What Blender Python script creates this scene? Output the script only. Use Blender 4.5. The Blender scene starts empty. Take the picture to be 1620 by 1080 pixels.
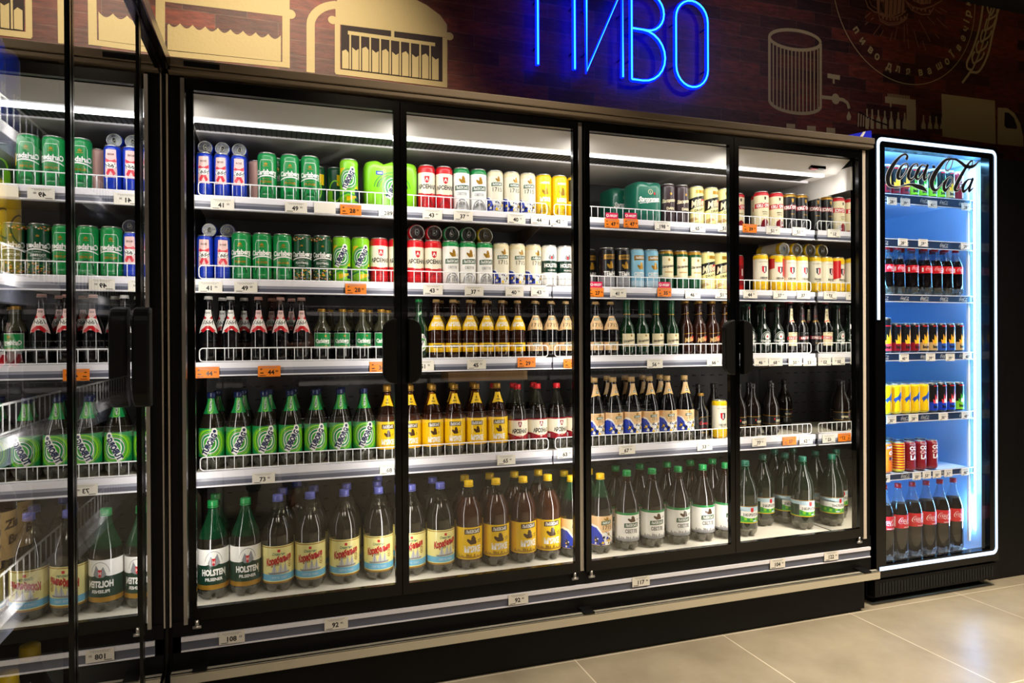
import bpy, bmesh, math, random
from mathutils import Vector, Matrix
random.seed(7)
PI = math.pi
S = bpy.context.scene
COL = S.collection

# ------------------------------------------------------------------ camera
CAM_Y, CAM_Z, F = -2.3, 1.165, 1080.0
yaw, pit, rol = 0.32736187, -0.00328598, -0.00540428
_r = Vector((math.cos(yaw), -math.sin(yaw), 0))
_f = Vector((math.sin(yaw)*math.cos(pit), math.cos(yaw)*math.cos(pit), math.sin(pit)))
_u = _r.cross(_f)
R2 = math.cos(rol)*_r + math.sin(rol)*_u
U2 = -math.sin(rol)*_r + math.cos(rol)*_u
cd = bpy.data.cameras.new('camera')
cam = bpy.data.objects.new('camera', cd); COL.objects.link(cam)
cd.sensor_width = 36; cd.lens = F/1620*36; cd.clip_start = .02
M3 = Matrix((R2, U2, -_f)).transposed()
cam.matrix_world = Matrix.Translation((0, CAM_Y, CAM_Z)) @ M3.to_4x4()
S.camera = cam

# ------------------------------------------------------------------ view, world, lights
S.view_settings.view_transform = 'Standard'
S.view_settings.look = 'None'
S.view_settings.gamma = 1
S.view_settings.use_curve_mapping = False
S.view_settings.exposure = 0.0
W = bpy.data.worlds.new('world'); S.world = W; W.use_nodes = True
W.node_tree.nodes['Background'].inputs[0].default_value = (1, .85, .7, 1)
W.node_tree.nodes['Background'].inputs[1].default_value = .03

def area(name, loc, rot, sx, sy, power, col, spread=PI):
    l = bpy.data.lights.new(name, 'AREA'); l.shape = 'RECTANGLE'; l.size = sx; l.size_y = sy
    l.energy = power; l.color = col; l.spread = spread
    o = bpy.data.objects.new(name, l); o.location = loc; o.rotation_euler = rot; COL.objects.link(o)
    return o
def spot(name, loc, target, power, col, angle, blend=.8, rad=.05):
    l = bpy.data.lights.new(name, 'SPOT'); l.energy = power; l.color = col
    l.spot_size = angle; l.spot_blend = blend; l.shadow_soft_size = rad
    o = bpy.data.objects.new(name, l); o.location = loc
    o.rotation_euler = (Vector(target)-Vector(loc)).to_track_quat('-Z', 'Y').to_euler(); COL.objects.link(o)
    return o
LED = (1, .94, .86)
# vertical LED strips behind the door mullions of the long cooler (facing the shelves)
for mx, pw in ((-.262, 1.9), (.392, 2.7), (1.069, 2.8), (1.72, 2.7), (2.29, 2.1)):
    area('mullion_led', (mx, .035, 1.12), (PI/2, 0, 0), .022, 1.5, pw, LED)
# canopy LED bar
area('canopy_led', (1.02, .119, 1.870), (math.radians(8), 0, 0), 2.5, .03, 4.5, (1, .97, .93))
# bottle cooler strips
for mx, pw in ((2.515, 3.4), (3.105, 5.5)):
    area('bottle_cooler_led', (mx, .045, 1.10), (PI/2, 0, -.5 if mx < 3 else .5), .02, 1.7, pw*2.6, (.22, .60, 1))
area('bottle_cooler_top_led', (2.80, .06, 1.985), (0, 0, 0), .55, .03, 6, (.22, .6, 1))
# left hand cooler
area('side_cooler_led', (-.36, -1.05, 1.1), (PI/2, 0, PI/2), .02, 1.4, 2.2, LED)
area('side_cooler_led', (-.36, -.484, 1.1), (PI/2, 0, PI/2), .02, 1.4, 1.6, LED)
# one added cool fill, then the room lamps in the ceiling
spot('cool_fill_spot', (2.9, -.9, 3.1), (2.5, .75, 2.3), 14, (.78, .74, 1), 1.3, 1)  # added light with no fitting, cools the right end of the mural
spot('header_spot', (1.0, -1.15, 3.15), (.62, -.03, 2.03), 90, (1, .82, .58), .9, 1)
spot('mural_spot', (.05, -.55, 3.1), (.0, .75, 2.25), 140, (1, .87, .66), 1.15, 1)
area('ceiling_lamp', (2.6, -1.2, 3.14), (0, 0, 0), .9, .9, 82, (1, .88, .72), 1.7)
area('ceiling_lamp', (.6, -3.2, 3.14), (0, 0, 0), .9, .9, 60, (1, .88, .72), 2.0)
area('ceiling_lamp', (4.2, -3.2, 3.14), (0, 0, 0), .9, .9, 35, (1, .88, .72), 2.0)

def ray(px, py): return _f + R2*((px-810)/F) - U2*((py-540)/F)
def AT(px, py, Y):                 # world (x, z) of a picture point on the plane y = Y
    d = ray(px, py); t = (Y-CAM_Y)/d.y
    return d.x*t, d.z*t + CAM_Z

# ------------------------------------------------------------------ materials
MATS = {}
def lin(h):
    h = h.lstrip('#'); c = [int(h[i:i+2], 16)/255 for i in (0, 2, 4)]
    return tuple(x/12.92 if x <= .04045 else ((x+.055)/1.055)**2.4 for x in c)
def pmat(name, hexc, rough=.5, metal=0., coat=0., spec=.5, em=0., emc=None, noise=0., nscale=30., bump=0.):
    if name in MATS: return MATS[name]
    m = bpy.data.materials.new(name); m.use_nodes = True; nt = m.node_tree; b = nt.nodes['Principled BSDF']
    c = lin(hexc)
    b.inputs['Base Color'].default_value = (*c, 1); b.inputs['Roughness'].default_value = rough
    b.inputs['Metallic'].default_value = metal; b.inputs['Coat Weight'].default_value = coat
    b.inputs['Specular IOR Level'].default_value = spec
    if em: b.inputs['Emission Color'].default_value = (*(lin(emc) if emc else c), 1); b.inputs['Emission Strength'].default_value = em
    if noise or bump:
        tc = nt.nodes.new('ShaderNodeTexCoord'); n = nt.nodes.new('ShaderNodeTexNoise')
        n.inputs['Scale'].default_value = nscale; n.inputs['Detail'].default_value = 5
        nt.links.new(tc.outputs['Object'], n.inputs['Vector'])
        if noise:
            mr = nt.nodes.new('ShaderNodeMapRange'); mr.inputs[3].default_value = max(.02, rough-noise); mr.inputs[4].default_value = rough+noise
            nt.links.new(n.outputs[0], mr.inputs[0]); nt.links.new(mr.outputs[0], b.inputs['Roughness'])
        if bump:
            bp = nt.nodes.new('ShaderNodeBump'); bp.inputs['Strength'].default_value = bump; bp.inputs['Distance'].default_value = .002
            nt.links.new(n.outputs[0], bp.inputs['Height']); nt.links.new(bp.outputs[0], b.inputs['Normal'])
    MATS[name] = m; return m
def glass_mat(name, panes=3, tint=(1, 1, 1), extra=0.):
    """Clear sheet glass: multi-pane Fresnel mirror over a see-through sheet."""
    m = bpy.data.materials.new(name); m.use_nodes = True; nt = m.node_tree; nt.nodes.clear()
    out = nt.nodes.new('ShaderNodeOutputMaterial'); mx = nt.nodes.new('ShaderNodeMixShader')
    tr = nt.nodes.new('ShaderNodeBsdfTransparent'); tr.inputs[0].default_value = (*tint, 1)
    gl = nt.nodes.new('ShaderNodeBsdfGlossy'); gl.inputs['Roughness'].default_value = 0; gl.inputs[0].default_value = (.95, .97, 1, 1)
    fr = nt.nodes.new('ShaderNodeFresnel'); fr.inputs[0].default_value = 1.5
    geo = nt.nodes.new('ShaderNodeNewGeometry')
    iv = nt.nodes.new('ShaderNodeMath'); iv.operation = 'SUBTRACT'; iv.inputs[0].default_value = 1
    pw = nt.nodes.new('ShaderNodeMath'); pw.operation = 'POWER'; pw.inputs[1].default_value = panes
    i2 = nt.nodes.new('ShaderNodeMath'); i2.operation = 'SUBTRACT'; i2.inputs[0].default_value = 1+extra; i2.use_clamp = True
    # fresnel needs the outside index whichever side is looked at
    lw = nt.nodes.new('ShaderNodeMix'); lw.data_type = 'FLOAT'
    lw.inputs[2].default_value = 1.5; lw.inputs[3].default_value = 1/1.5
    nt.links.new(geo.outputs['Backfacing'], lw.inputs[0])
    nt.links.new(lw.outputs[0], fr.inputs[0])
    nt.links.new(fr.outputs[0], iv.inputs[1]); nt.links.new(iv.outputs[0], pw.inputs[0]); nt.links.new(pw.outputs[0], i2.inputs[1])
    nt.links.new(i2.outputs[0], mx.inputs[0]); nt.links.new(tr.outputs[0], mx.inputs[1]); nt.links.new(gl.outputs[0], mx.inputs[2])
    nt.links.new(mx.outputs[0], out.inputs[0]); MATS[name] = m; return m
def ripple(nt, b, sc=45, st=.22):
    tc = nt.nodes.new('ShaderNodeTexCoord'); mp = nt.nodes.new('ShaderNodeMapping'); mp.inputs['Scale'].default_value = (1, 1, .35)
    n = nt.nodes.new('ShaderNodeTexNoise'); n.inputs['Scale'].default_value = sc; n.inputs['Detail'].default_value = 1
    bp = nt.nodes.new('ShaderNodeBump'); bp.inputs['Strength'].default_value = st; bp.inputs['Distance'].default_value = .003
    nt.links.new(tc.outputs['Object'], mp.inputs[0]); nt.links.new(mp.outputs[0], n.inputs['Vector']); nt.links.new(n.outputs[0], bp.inputs['Height'])
    nt.links.new(bp.outputs[0], b.inputs['Normal']); nt.links.new(bp.outputs[0], b.inputs['Coat Normal'])
def clear_mat(name, hexc, alpha=.35, rough=.06):
    """Thin tinted plastic or glass wall of a bottle."""
    m = bpy.data.materials.new(name); m.use_nodes = True; nt = m.node_tree; b = nt.nodes['Principled BSDF']
    c = lin(hexc); b.inputs['Base Color'].default_value = (*c, 1); b.inputs['Roughness'].default_value = rough
    ripple(nt, b)
    b.inputs['Coat Weight'].default_value = .6; b.inputs['Coat Roughness'].default_value = .03
    b.inputs['Specular IOR Level'].default_value = .7
    out = nt.nodes['Material Output']; mx = nt.nodes.new('ShaderNodeMixShader'); tr = nt.nodes.new('ShaderNodeBsdfTransparent')
    t = tuple(.55+.45*x/max(max(c), .001) for x in c); tr.inputs[0].default_value = (*t, 1)
    lw = nt.nodes.new('ShaderNodeLayerWeight'); lw.inputs[0].default_value = .35
    mr = nt.nodes.new('ShaderNodeMapRange'); mr.inputs[3].default_value = alpha; mr.inputs[4].default_value = min(1, alpha+.5)
    nt.links.new(lw.outputs['Facing'], mr.inputs[0]); nt.links.new(mr.outputs[0], mx.inputs[0])
    nt.links.new(tr.outputs[0], mx.inputs[1]); nt.links.new(b.outputs[0], mx.inputs[2]); nt.links.new(mx.outputs[0], out.inputs[0])
    MATS[name] = m; return m

pmat('black_metal', '#080708', .5, 0, 0, spec=.22, noise=.08)
pmat('black_gloss', '#050506', .2, 0, .1, spec=.3)
pmat('black_plastic', '#070707', .5, spec=.25)
pmat('header_metal', '#7d6f5e', .45, .25, noise=.08, nscale=60)
pmat('steel', '#dcd4c0', .36, .6, noise=.1, nscale=12)
pmat('silver', '#c6c2bd', .3, .8)
pmat('cream_strip', '#cdbfae', .5)
pmat('dark_panel', '#2c2a2c', .5, 0, noise=.1)
pmat('hole_black', '#0d0d0e', .8)
pmat('canopy_white', '#c9c6c2', .45)
pmat('shelf_under', '#8d7e72', .5, .1)
pmat('shelf_top', '#d8d2c0', .45)
pmat('wire_white', '#f4f4f6', .35)
pmat('rail_white', '#eceaf2', .35)
pmat('rail_grey', '#5d6070', .35)
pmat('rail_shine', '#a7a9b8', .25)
pmat('deck_white', '#e9e4d6', .4)
pmat('grille_grey', '#2c2d2b', .6)
pmat('led_white', '#ffffff', .5, em=2.4)
pmat('tag_paper', '#ece6da', .6)
pmat('tag_orange', '#f58414', .55)
pmat('tag_magenta', '#d81553', .5)
pmat('tag_ink', '#1c1a1c', .6)
pmat('tag_faint', '#8d8880', .6)
pmat('tag_cream', '#efe3cf', .6)
pmat('lid_silver', '#c9c9c6', .28, .9)
pmat('coke_white', '#dcebff', .4, em=1.25, emc='#b9dcff')
pmat('coke_led', '#e8ffff', .4, em=9, emc='#b4ecff')
pmat('coke_inner', '#b4cdec', .4)
pmat('coke_rail', '#1f3050', .4)
pmat('neon_jacket', '#0008ff', .3, em=14, emc='#0009ff'); pmat('neon_tube', '#0b2cff', .3, em=3.4, emc='#2fa0ff')
pmat('neon_back', '#0a1040', .4)
pmat('blue_card', '#0a1ed0', .5)
pmat('skin', '#b98067', .5)
pmat('clothing', '#1c1a1e', .8)
pmat('hair', '#1a1210', .6)
pmat('cardboard', '#a07a4a', .7)
pmat('crate_grey', '#3c4046', .6)
glass_mat('door_glass', 1.5, (.97, .98, .98))
glass_mat('side_glass', 5, (.9, .93, .93), .06)
glass_mat('coke_glass', 1.2)
clear_mat('pet_clear', '#26261f', .16)
clear_mat('pet_green', '#0f4a2c', .42)
clear_mat('pet_amber', '#2c1609', .34)
clear_mat('pet_white', '#8a9aa6', .14)
clear_mat('pet_base', '#64635a', .5)
pmat('beer_dark', '#140d0a', .07, 0, .6)
pmat('beer_amber', '#3a1a0a', .07, 0, .6)
pmat('beer_olive', '#1d1a13', .08, 0, .6)
pmat('beer_green', '#0a1a10', .07, 0, .6)
pmat('cola', '#0a0504', .06, 0, .6)
for _m in ('beer_dark', 'beer_amber', 'beer_olive', 'beer_green', 'cola'): ripple(MATS[_m].node_tree, MATS[_m].node_tree.nodes['Principled BSDF'], 45, .1)
pmat('glass_dark', '#0a0a0c', .06, 0, .7)
pmat('glass_amber', '#2b1208', .06, 0, .7)
pmat('glass_green', '#10301a', .06, 0, .7)
pmat('glass_olive', '#3a3a2a', .06, 0, .7)
INK = dict(white='#f3f1ec', cream='#e9dcb4', paper='#ece4cd', yellow='#f2c60c', yolk='#e8a80c', pale='#f1e79a', gold='#b98a2c', brass='#a97f2e',
           red='#c8141f', wine='#8c1222', pink='#f0c9c6', rose='#e2404f', blue='#1438b8', navy='#14224e', sky='#6db9dd', ice='#bfdcec',
           green='#138a44', leaf='#3fae2a', lime='#86d020', forest='#0d4a2c', dgreen='#0e3526', teal='#1b6a55', black='#121214', ink='#1a1a1c', grey='#8f9096',
           silver_ink='#c7c9cc', brown='#4a3018', choco='#3b2b2e', orange='#ee6a12', flame='#ffb02a', violet='#7d3cae', tan='#c9a56a', bluebull='#2a4fa8',
           peach='#e6c08e', lilac='#5a5fae', aqua='#8cc4de', blush='#d9a79c')
def ink(n):
    return MATS.get('ink_'+n) or pmat('ink_'+n, INK[n], .32, .45 if n in ('gold', 'brass') else 0, .25)

# ------------------------------------------------------------------ mesh building
class MB:
    def __init__(s): s.v = []; s.f = []; s.m = []; s.sm = []; s.mats = []
    def mi(s, m):
        m = MATS[m] if isinstance(m, str) else m
        if m not in s.mats: s.mats.append(m)
        return s.mats.index(m)
    def add(s, vs, fs, m, smooth=False):
        o = len(s.v); s.v += [tuple(v) for v in vs]; k = s.mi(m)
        for f in fs: s.f.append(tuple(i+o for i in f)); s.m.append(k); s.sm.append(smooth)
        return s
    def box(s, a, b, m):
        x0, y0, z0 = a; x1, y1, z1 = b
        return s.add([(x0,y0,z0),(x1,y0,z0),(x1,y1,z0),(x0,y1,z0),(x0,y0,z1),(x1,y0,z1),(x1,y1,z1),(x0,y1,z1)],
                     [(0,3,2,1),(4,5,6,7),(0,1,5,4),(1,2,6,5),(2,3,7,6),(3,0,4,7)], m)
    def tube(s, pts, r, m, n=6, closed=False):
        pts = [Vector(p) for p in pts]; N = len(pts); vs = []; fs = []
        up0 = None
        for i, p in enumerate(pts):
            a = pts[i-1] if (i > 0 or closed) else p; b = pts[(i+1) % N] if (i < N-1 or closed) else p
            t = (b-a).normalized()
            if up0 is None: up0 = t.orthogonal().normalized()
            up0 = (up0 - t*up0.dot(t)); up0 = up0.normalized() if up0.length > 1e-6 else t.orthogonal().normalized()
            w = t.cross(up0)
            for k in range(n):
                a_ = 2*PI*k/n; vs.append(p + up0*(r*math.cos(a_)) + w*(r*math.sin(a_)))
        for i in range(N if closed else N-1):
            j = (i+1) % N
            for k in range(n): fs.append((i*n+k, i*n+(k+1) % n, j*n+(k+1) % n, j*n+k))
        if not closed: fs.append(tuple(range(n))[::-1]); fs.append(tuple((N-1)*n+k for k in range(n)))
        return s.add(vs, fs, m, True)
    def lathe(s, prof, m, n=28, fn=None, smooth=True):
        """prof: list of (z, r); m: one material or a function of the mid height."""
        vs = []; 
        for (z, r) in prof:
            for k in range(n):
                a = 2*PI*k/n; rr, zz = (r, z) if fn is None else fn(r, z, a)
                vs.append((rr*math.sin(a), -rr*math.cos(a), zz))
        o = len(s.v); s.v += vs
        for i in range(len(prof)-1):
            mm = m((prof[i][0]+prof[i+1][0])/2) if callable(m) else m
            k_ = s.mi(mm)
            for k in range(n):
                a = o+i*n+k; b = o+i*n+(k+1) % n
                s.f.append((a, b, b+n, a+n)); s.m.append(k_); s.sm.append(smooth)
        if prof[0][1] > 1e-6: s.f.append(tuple(o+k for k in range(n))[::-1]); s.m.append(s.mi(m(prof[0][0]) if callable(m) else m)); s.sm.append(False)
        if prof[-1][1] > 1e-6: s.f.append(tuple(o+(len(prof)-1)*n+k for k in range(n))); s.m.append(s.mi(m(prof[-1][0]) if callable(m) else m)); s.sm.append(False)
        return s
    def prism(s, poly, y0, y1, m, smooth=False):       # polygon in x,z pushed along y
        n = len(poly)
        vs = [(x, y0, z) for x, z in poly]+[(x, y1, z) for x, z in poly]
        fs = [tuple(range(n)), tuple(range(2*n-1, n-1, -1))]+[(i, i+n, (i+1) % n+n, (i+1) % n) for i in range(n)]
        return s.add(vs, fs, m, smooth)
    def mesh(s, name):
        me = bpy.data.meshes.new(name); me.from_pydata(s.v, [], s.f)
        for m in s.mats: me.materials.append(m)
        me.polygons.foreach_set('material_index', s.m); me.polygons.foreach_set('use_smooth', s.sm); me.update()
        return me
def obj(name, mb, parent=None, loc=None, rotz=0, bevel=0):
    me = mb.mesh(name) if isinstance(mb, MB) else mb
    o = bpy.data.objects.new(name, me); COL.objects.link(o)
    if parent: o.parent = parent
    if loc: o.location = loc
    o.rotation_euler.z = rotz
    if bevel:
        b = o.modifiers.new('bevel', 'BEVEL'); b.width = bevel; b.segments = 2; b.limit_method = 'ANGLE'
    return o
def tag(o, label, cat, group=None):
    o['label'] = label; o['category'] = cat
    if group: o['group'] = group
    return o
def thing(name, label, cat, loc=(0, 0, 0), rotz=0, group=None):
    o = bpy.data.objects.new(name, None); COL.objects.link(o); o.location = loc; o.rotation_euler.z = rotz; o.empty_display_size = .05
    return tag(o, label, cat, group)
def struct(name, mb, parent=None, **k):
    o = obj(name, mb, parent, **k)
    if not parent: o['kind'] = 'structure'
    return o

# ------------------------------------------------------------------ printed artwork
_TX = {}; FRONT = []
def text_geo(s, bold):
    k = (s, bold)
    if k not in _TX:
        c = bpy.data.curves.new('t', 'FONT'); c.body = s; c.align_x = 'CENTER'; c.offset = bold; c.resolution_u = 2
        o = bpy.data.objects.new('t', c); COL.objects.link(o)
        bpy.context.view_layer.update()
        me = o.evaluated_get(bpy.context.evaluated_depsgraph_get()).to_mesh()
        vs = [(v.co.x/.728, v.co.y/.728-.5) for v in me.vertices]; fs = [tuple(p.vertices) for p in me.polygons]
        bpy.data.objects.remove(o); bpy.data.curves.remove(c); _TX[k] = (vs, fs)
    return _TX[k]
def catmull(P, k):
    out = []
    n = len(P)
    for i in range(n-1):
        p0, p1, p2, p3 = P[max(i-1, 0)], P[i], P[i+1], P[min(i+2, n-1)]
        for j in range(k):
            t = j/k
            out.append(tuple(.5*((2*b)+(c-a)*t+(2*a-5*b+4*c-d)*t*t+(3*b-a-3*c+d)*t**3) for a, b, c, d in zip(p0, p1, p2, p3)))
    out.append(tuple(P[-1])); return out
def ribbon(P, w=None):                      # P: (x, y[, w]) -> quad strip
    L = []; R = []
    n = len(P)
    for i, p in enumerate(P):
        a = P[max(i-1, 0)]; b = P[min(i+1, n-1)]
        dx, dy = b[0]-a[0], b[1]-a[1]; l = math.hypot(dx, dy) or 1
        ww = (w if w is not None else p[2])/2
        L.append((p[0]-dy/l*ww, p[1]+dx/l*ww)); R.append((p[0]+dy/l*ww, p[1]-dx/l*ww))
    vs = L+R; fs = [(i, n+i, n+i+1, i+1) for i in range(n-1)]
    return vs, fs
class Art:
    """Flat print, u to the right and v up, in millimetres."""
    def __init__(s): s.L = []
    def raw(s, vs, fs, c): s.L.append((vs, fs, c)); return s
    def poly(s, p, c): return s.raw(list(p), [tuple(range(len(p)))], c)
    def rect(s, u0, v0, u1, v1, c): return s.poly([(u0, v0), (u1, v0), (u1, v1), (u0, v1)], c)
    def ell(s, u, v, a, b, c, n=26, rot=0):
        cr, sr = math.cos(rot), math.sin(rot)
        return s.poly([(u+a*math.cos(t)*cr-b*math.sin(t)*sr, v+a*math.cos(t)*sr+b*math.sin(t)*cr) for t in [2*PI*k/n for k in range(n)]], c)
    def ring(s, u, v, a, b, w, c, n=28, a0=0, a1=2*PI):
        vs = []; N = n+1
        for k in range(N):
            t = a0+(a1-a0)*k/n; vs.append((u+a*math.cos(t), v+b*math.sin(t)))
        for k in range(N):
            t = a0+(a1-a0)*k/n; vs.append((u+(a-w)*math.cos(t), v+(b-w)*math.sin(t)))
        return s.raw(vs, [(k, k+1, N+k+1, N+k) for k in range(n)], c)
    def line(s, pts, w, c): return s.raw(*ribbon(pts, w), c)
    def txt(s, t, u, v, h, c, bold=.0, rot=0, shear=0, w=None):
        vs, fs = text_geo(t, bold)
        sx = h
        if w:
            ww = max(p[0] for p in vs)-min(p[0] for p in vs); sx = w/ww
        cr, sr = math.cos(rot), math.sin(rot); out = []
        for x, y in vs:
            x, y = x*sx+y*h*shear, y*h; out.append((u+x*cr-y*sr, v+x*sr+y*cr))
        return s.raw(out, fs, c)
    def place(s, mb, fn, step=None, vcuts=(), eps=.00005, base=.00015, smooth=True):
        """fn(u_m, v_m, offset) -> xyz."""
        bm = bmesh.new(); cs = []
        for i, (vs, fs, c) in enumerate(s.L):
            off = base+eps*(i if i < 16 else 16+(i-16)*.12); bv = [bm.verts.new((x/1000, y/1000, off)) for x, y in vs]
            if c not in cs: cs.append(c)
            for f in fs:
                try: bf = bm.faces.new([bv[k] for k in f])
                except ValueError: continue
                bf.material_index = cs.index(c)
        bmesh.ops.triangulate(bm, faces=[f for f in bm.faces if len(f.verts) > 4 or step])
        if step:
            us = [v.co.x for v in bm.verts]; k0 = int(min(us)/step)-1; k1 = int(max(us)/step)+2
            for k in range(k0, k1):
                bmesh.ops.bisect_plane(bm, geom=bm.verts[:]+bm.edges[:]+bm.faces[:], dist=1e-6, plane_co=(k*step, 0, 0), plane_no=(1, 0, 0))
        for z in vcuts:
            bmesh.ops.bisect_plane(bm, geom=bm.verts[:]+bm.edges[:]+bm.faces[:], dist=1e-6, plane_co=(0, z, 0), plane_no=(0, 1, 0))
        bm.normal_update(); bm.verts.index_update()
        o = len(mb.v); mb.v += [tuple(fn(v.co.x, v.co.y, v.co.z)) for v in bm.verts]
        ks = [mb.mi(ink(c) if c in INK else MATS[c]) for c in cs]
        for f in bm.faces:
            idx = [v.index+o for v in f.verts]
            if f.normal.z < 0: idx.reverse()
            mb.f.append(tuple(idx)); mb.m.append(ks[f.material_index]); mb.sm.append(smooth)
        bm.free()
        return mb
    def wrap(s, mb, prof, R, step=.006, base=.00015, cuts=()):
        def rad(z):
            if z <= prof[0][0]: return prof[0][1]
            for (z0, r0), (z1, r1) in zip(prof, prof[1:]):
                if z <= z1: return r0+(r1-r0)*(z-z0)/max(z1-z0, 1e-9)
            return prof[-1][1]
        vs = [v for L in s.L for (u, v) in L[0]]; lo, hi = min(vs)/1000, max(vs)/1000
        vc = [z for z, r in prof if lo < z < hi]
        return s.place(mb, lambda u, v, o: ((rad(v)+o)*math.sin(u/R), -(rad(v)+o)*math.cos(u/R), v), step, vc, base=base)
LION = [(.05,.35),(.0,.5),(.08,.62),(.2,.58),(.32,.48),(.42,.55),(.38,.68),(.45,.82),(.42,1),(.5,.9),(.56,1),(.62,.9),(.7,1),(.7,.82),(.8,.7),(.82,.45),(.9,.25),(.85,.05),(.35,.0),(.2,.15)]
def lion(a, u, v, w, h, c, c2=None):
    a.poly([(u-w/2+x*w, v+y*h) for x, y in LION], c)
    if c2: a.ring(u+w*.62, v+h*.35, w*.1, h*.12, w*.05, c2); 
    a.ring(u+w*.58, v+h*.3, w*.12, h*.16, w*.05, c, 14, -2, 2)
def lviv(a, u, v, w, h, band='forest', rot=0):         # slanted name band
    a.poly([(u-w/2-1, v-h*.62), (u+w/2, v-h*.45), (u+w/2+1, v+h*.62), (u-w/2, v+h*.45)], band)
    a.txt('ЛЬВІВСЬКЕ', u, v, h*.62, 'white', .03, .03, .1, w*.86)
COKE = [
 [(395,312,20),(412,275,18),(385,250,10),(330,275,14),(262,350,26),(210,440,36),(183,525,38),(195,595,32),(235,625,14),(310,632,7),(385,610,8),(450,602,14),(520,622,30),(590,645,32),(645,688,3)],
 [(402,352,5),(350,382,12),(312,450,26),(300,515,30),(335,530,10),(385,470,9),(420,395,12),(402,352,6)],
 [(528,395,18),(526,362,8),(480,375,10),(440,440,24),(422,510,28),(455,545,14),(505,500,6),(570,430,3)],
 [(632,392,6),(585,375,8),(532,440,24),(512,520,26),(548,532,10),(605,460,7),(650,372,10)],
 [(652,368,20),(615,470,24),(606,540,22),(640,525,8),(672,470,3)],
 [(702,398,20),(735,396,20)],
 [(868,442,5),(856,408,5),(880,345,5),(922,302,5),(940,330,5),(905,425,5),(868,442,5)],
 [(935,305,7),(860,315,16),(790,390,28),(730,480,38),(694,570,40),(704,640,34),(745,668,18),(795,620,6),(845,560,3)],
 [(930,306,5),(980,312,14),(1040,350,22),(1090,388,26),(1150,396,22),(1200,375,14),(1245,330,2)],
 [(912,508,5),(872,545,14),(838,620,28),(850,670,24),(900,620,8),(942,550,10),(912,508,6)],
 [(1120,440,3),(1165,370,5),(1168,328,8),(1130,350,12),(1060,460,24),(990,590,30),(966,660,26),(1005,668,8),(1060,600,3)],
 [(1160,540,6),(1112,550,10),(1062,620,26),(1062,682,22),(1110,650,8),(1170,540,8)],
 [(1180,525,18),(1142,620,22),(1132,680,16),(1180,640,3)]]
def coke(a, u, v, w, c, k=5, outline=None, ow=6):
    sc = w/1080
    for pas in ((outline, ow), (c, 0)) if outline else ((c, 0),):
        vs = []; fs = []
        for st in COKE:
            P = [((x-705)*sc+u, -(y-470)*sc+v, (ww+pas[1])*sc) for x, y, ww in catmull(st, k)]
            a_, b_ = ribbon(P); o = len(vs); vs += a_; fs += [tuple(i+o for i in f) for f in b_]
        a.raw(vs, fs, pas[0])
    return a

# ================================================================== the room
def tile_mat():
    m = bpy.data.materials.new('floor_tile'); m.use_nodes = True; nt = m.node_tree; b = nt.nodes['Principled BSDF']; L = nt.links
    tc = nt.nodes.new('ShaderNodeTexCoord'); mp = nt.nodes.new('ShaderNodeMapping')
    mp.inputs['Location'].default_value = (-1.006+.633*20, .033+.633*20, 0); L.new(tc.outputs['Object'], mp.inputs[0])
    br = nt.nodes.new('ShaderNodeTexBrick'); br.offset = 0; br.squash = 1
    for k, v in (('Scale', 1), ('Brick Width', .633), ('Row Height', .633), ('Mortar Size', .0022), ('Mortar Smooth', .1), ('Bias', 0)): br.inputs[k].default_value = v
    br.inputs['Color1'].default_value = (*lin('#a19680'), 1); br.inputs['Color2'].default_value = (*lin('#988d78'), 1); br.inputs['Mortar'].default_value = (*lin('#d8cdb8'), 1)
    L.new(mp.outputs[0], br.inputs[0])
    n = nt.nodes.new('ShaderNodeTexNoise'); n.inputs['Scale'].default_value = 3.2; n.inputs['Detail'].default_value = 8; n.inputs['Roughness'].default_value = .62
    L.new(tc.outputs['Object'], n.inputs[0])
    r = nt.nodes.new('ShaderNodeValToRGB'); r.color_ramp.elements[0].position = .3; r.color_ramp.elements[0].color = (.62, .6, .56, 1); r.color_ramp.elements[1].position = .72; r.color_ramp.elements[1].color = (1.1, 1.1, 1.1, 1)
    L.new(n.outputs[0], r.inputs[0])
    mx = nt.nodes.new('ShaderNodeMix'); mx.data_type = 'RGBA'; mx.blend_type = 'MULTIPLY'; mx.inputs[0].default_value = .8
    L.new(br.outputs[0], mx.inputs[6]); L.new(r.outputs[0], mx.inputs[7]); L.new(mx.outputs[2], b.inputs['Base Color'])
    b.inputs['Roughness'].default_value = .3; b.inputs['Specular IOR Level'].default_value = .5
    MATS['floor_tile'] = m
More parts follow.
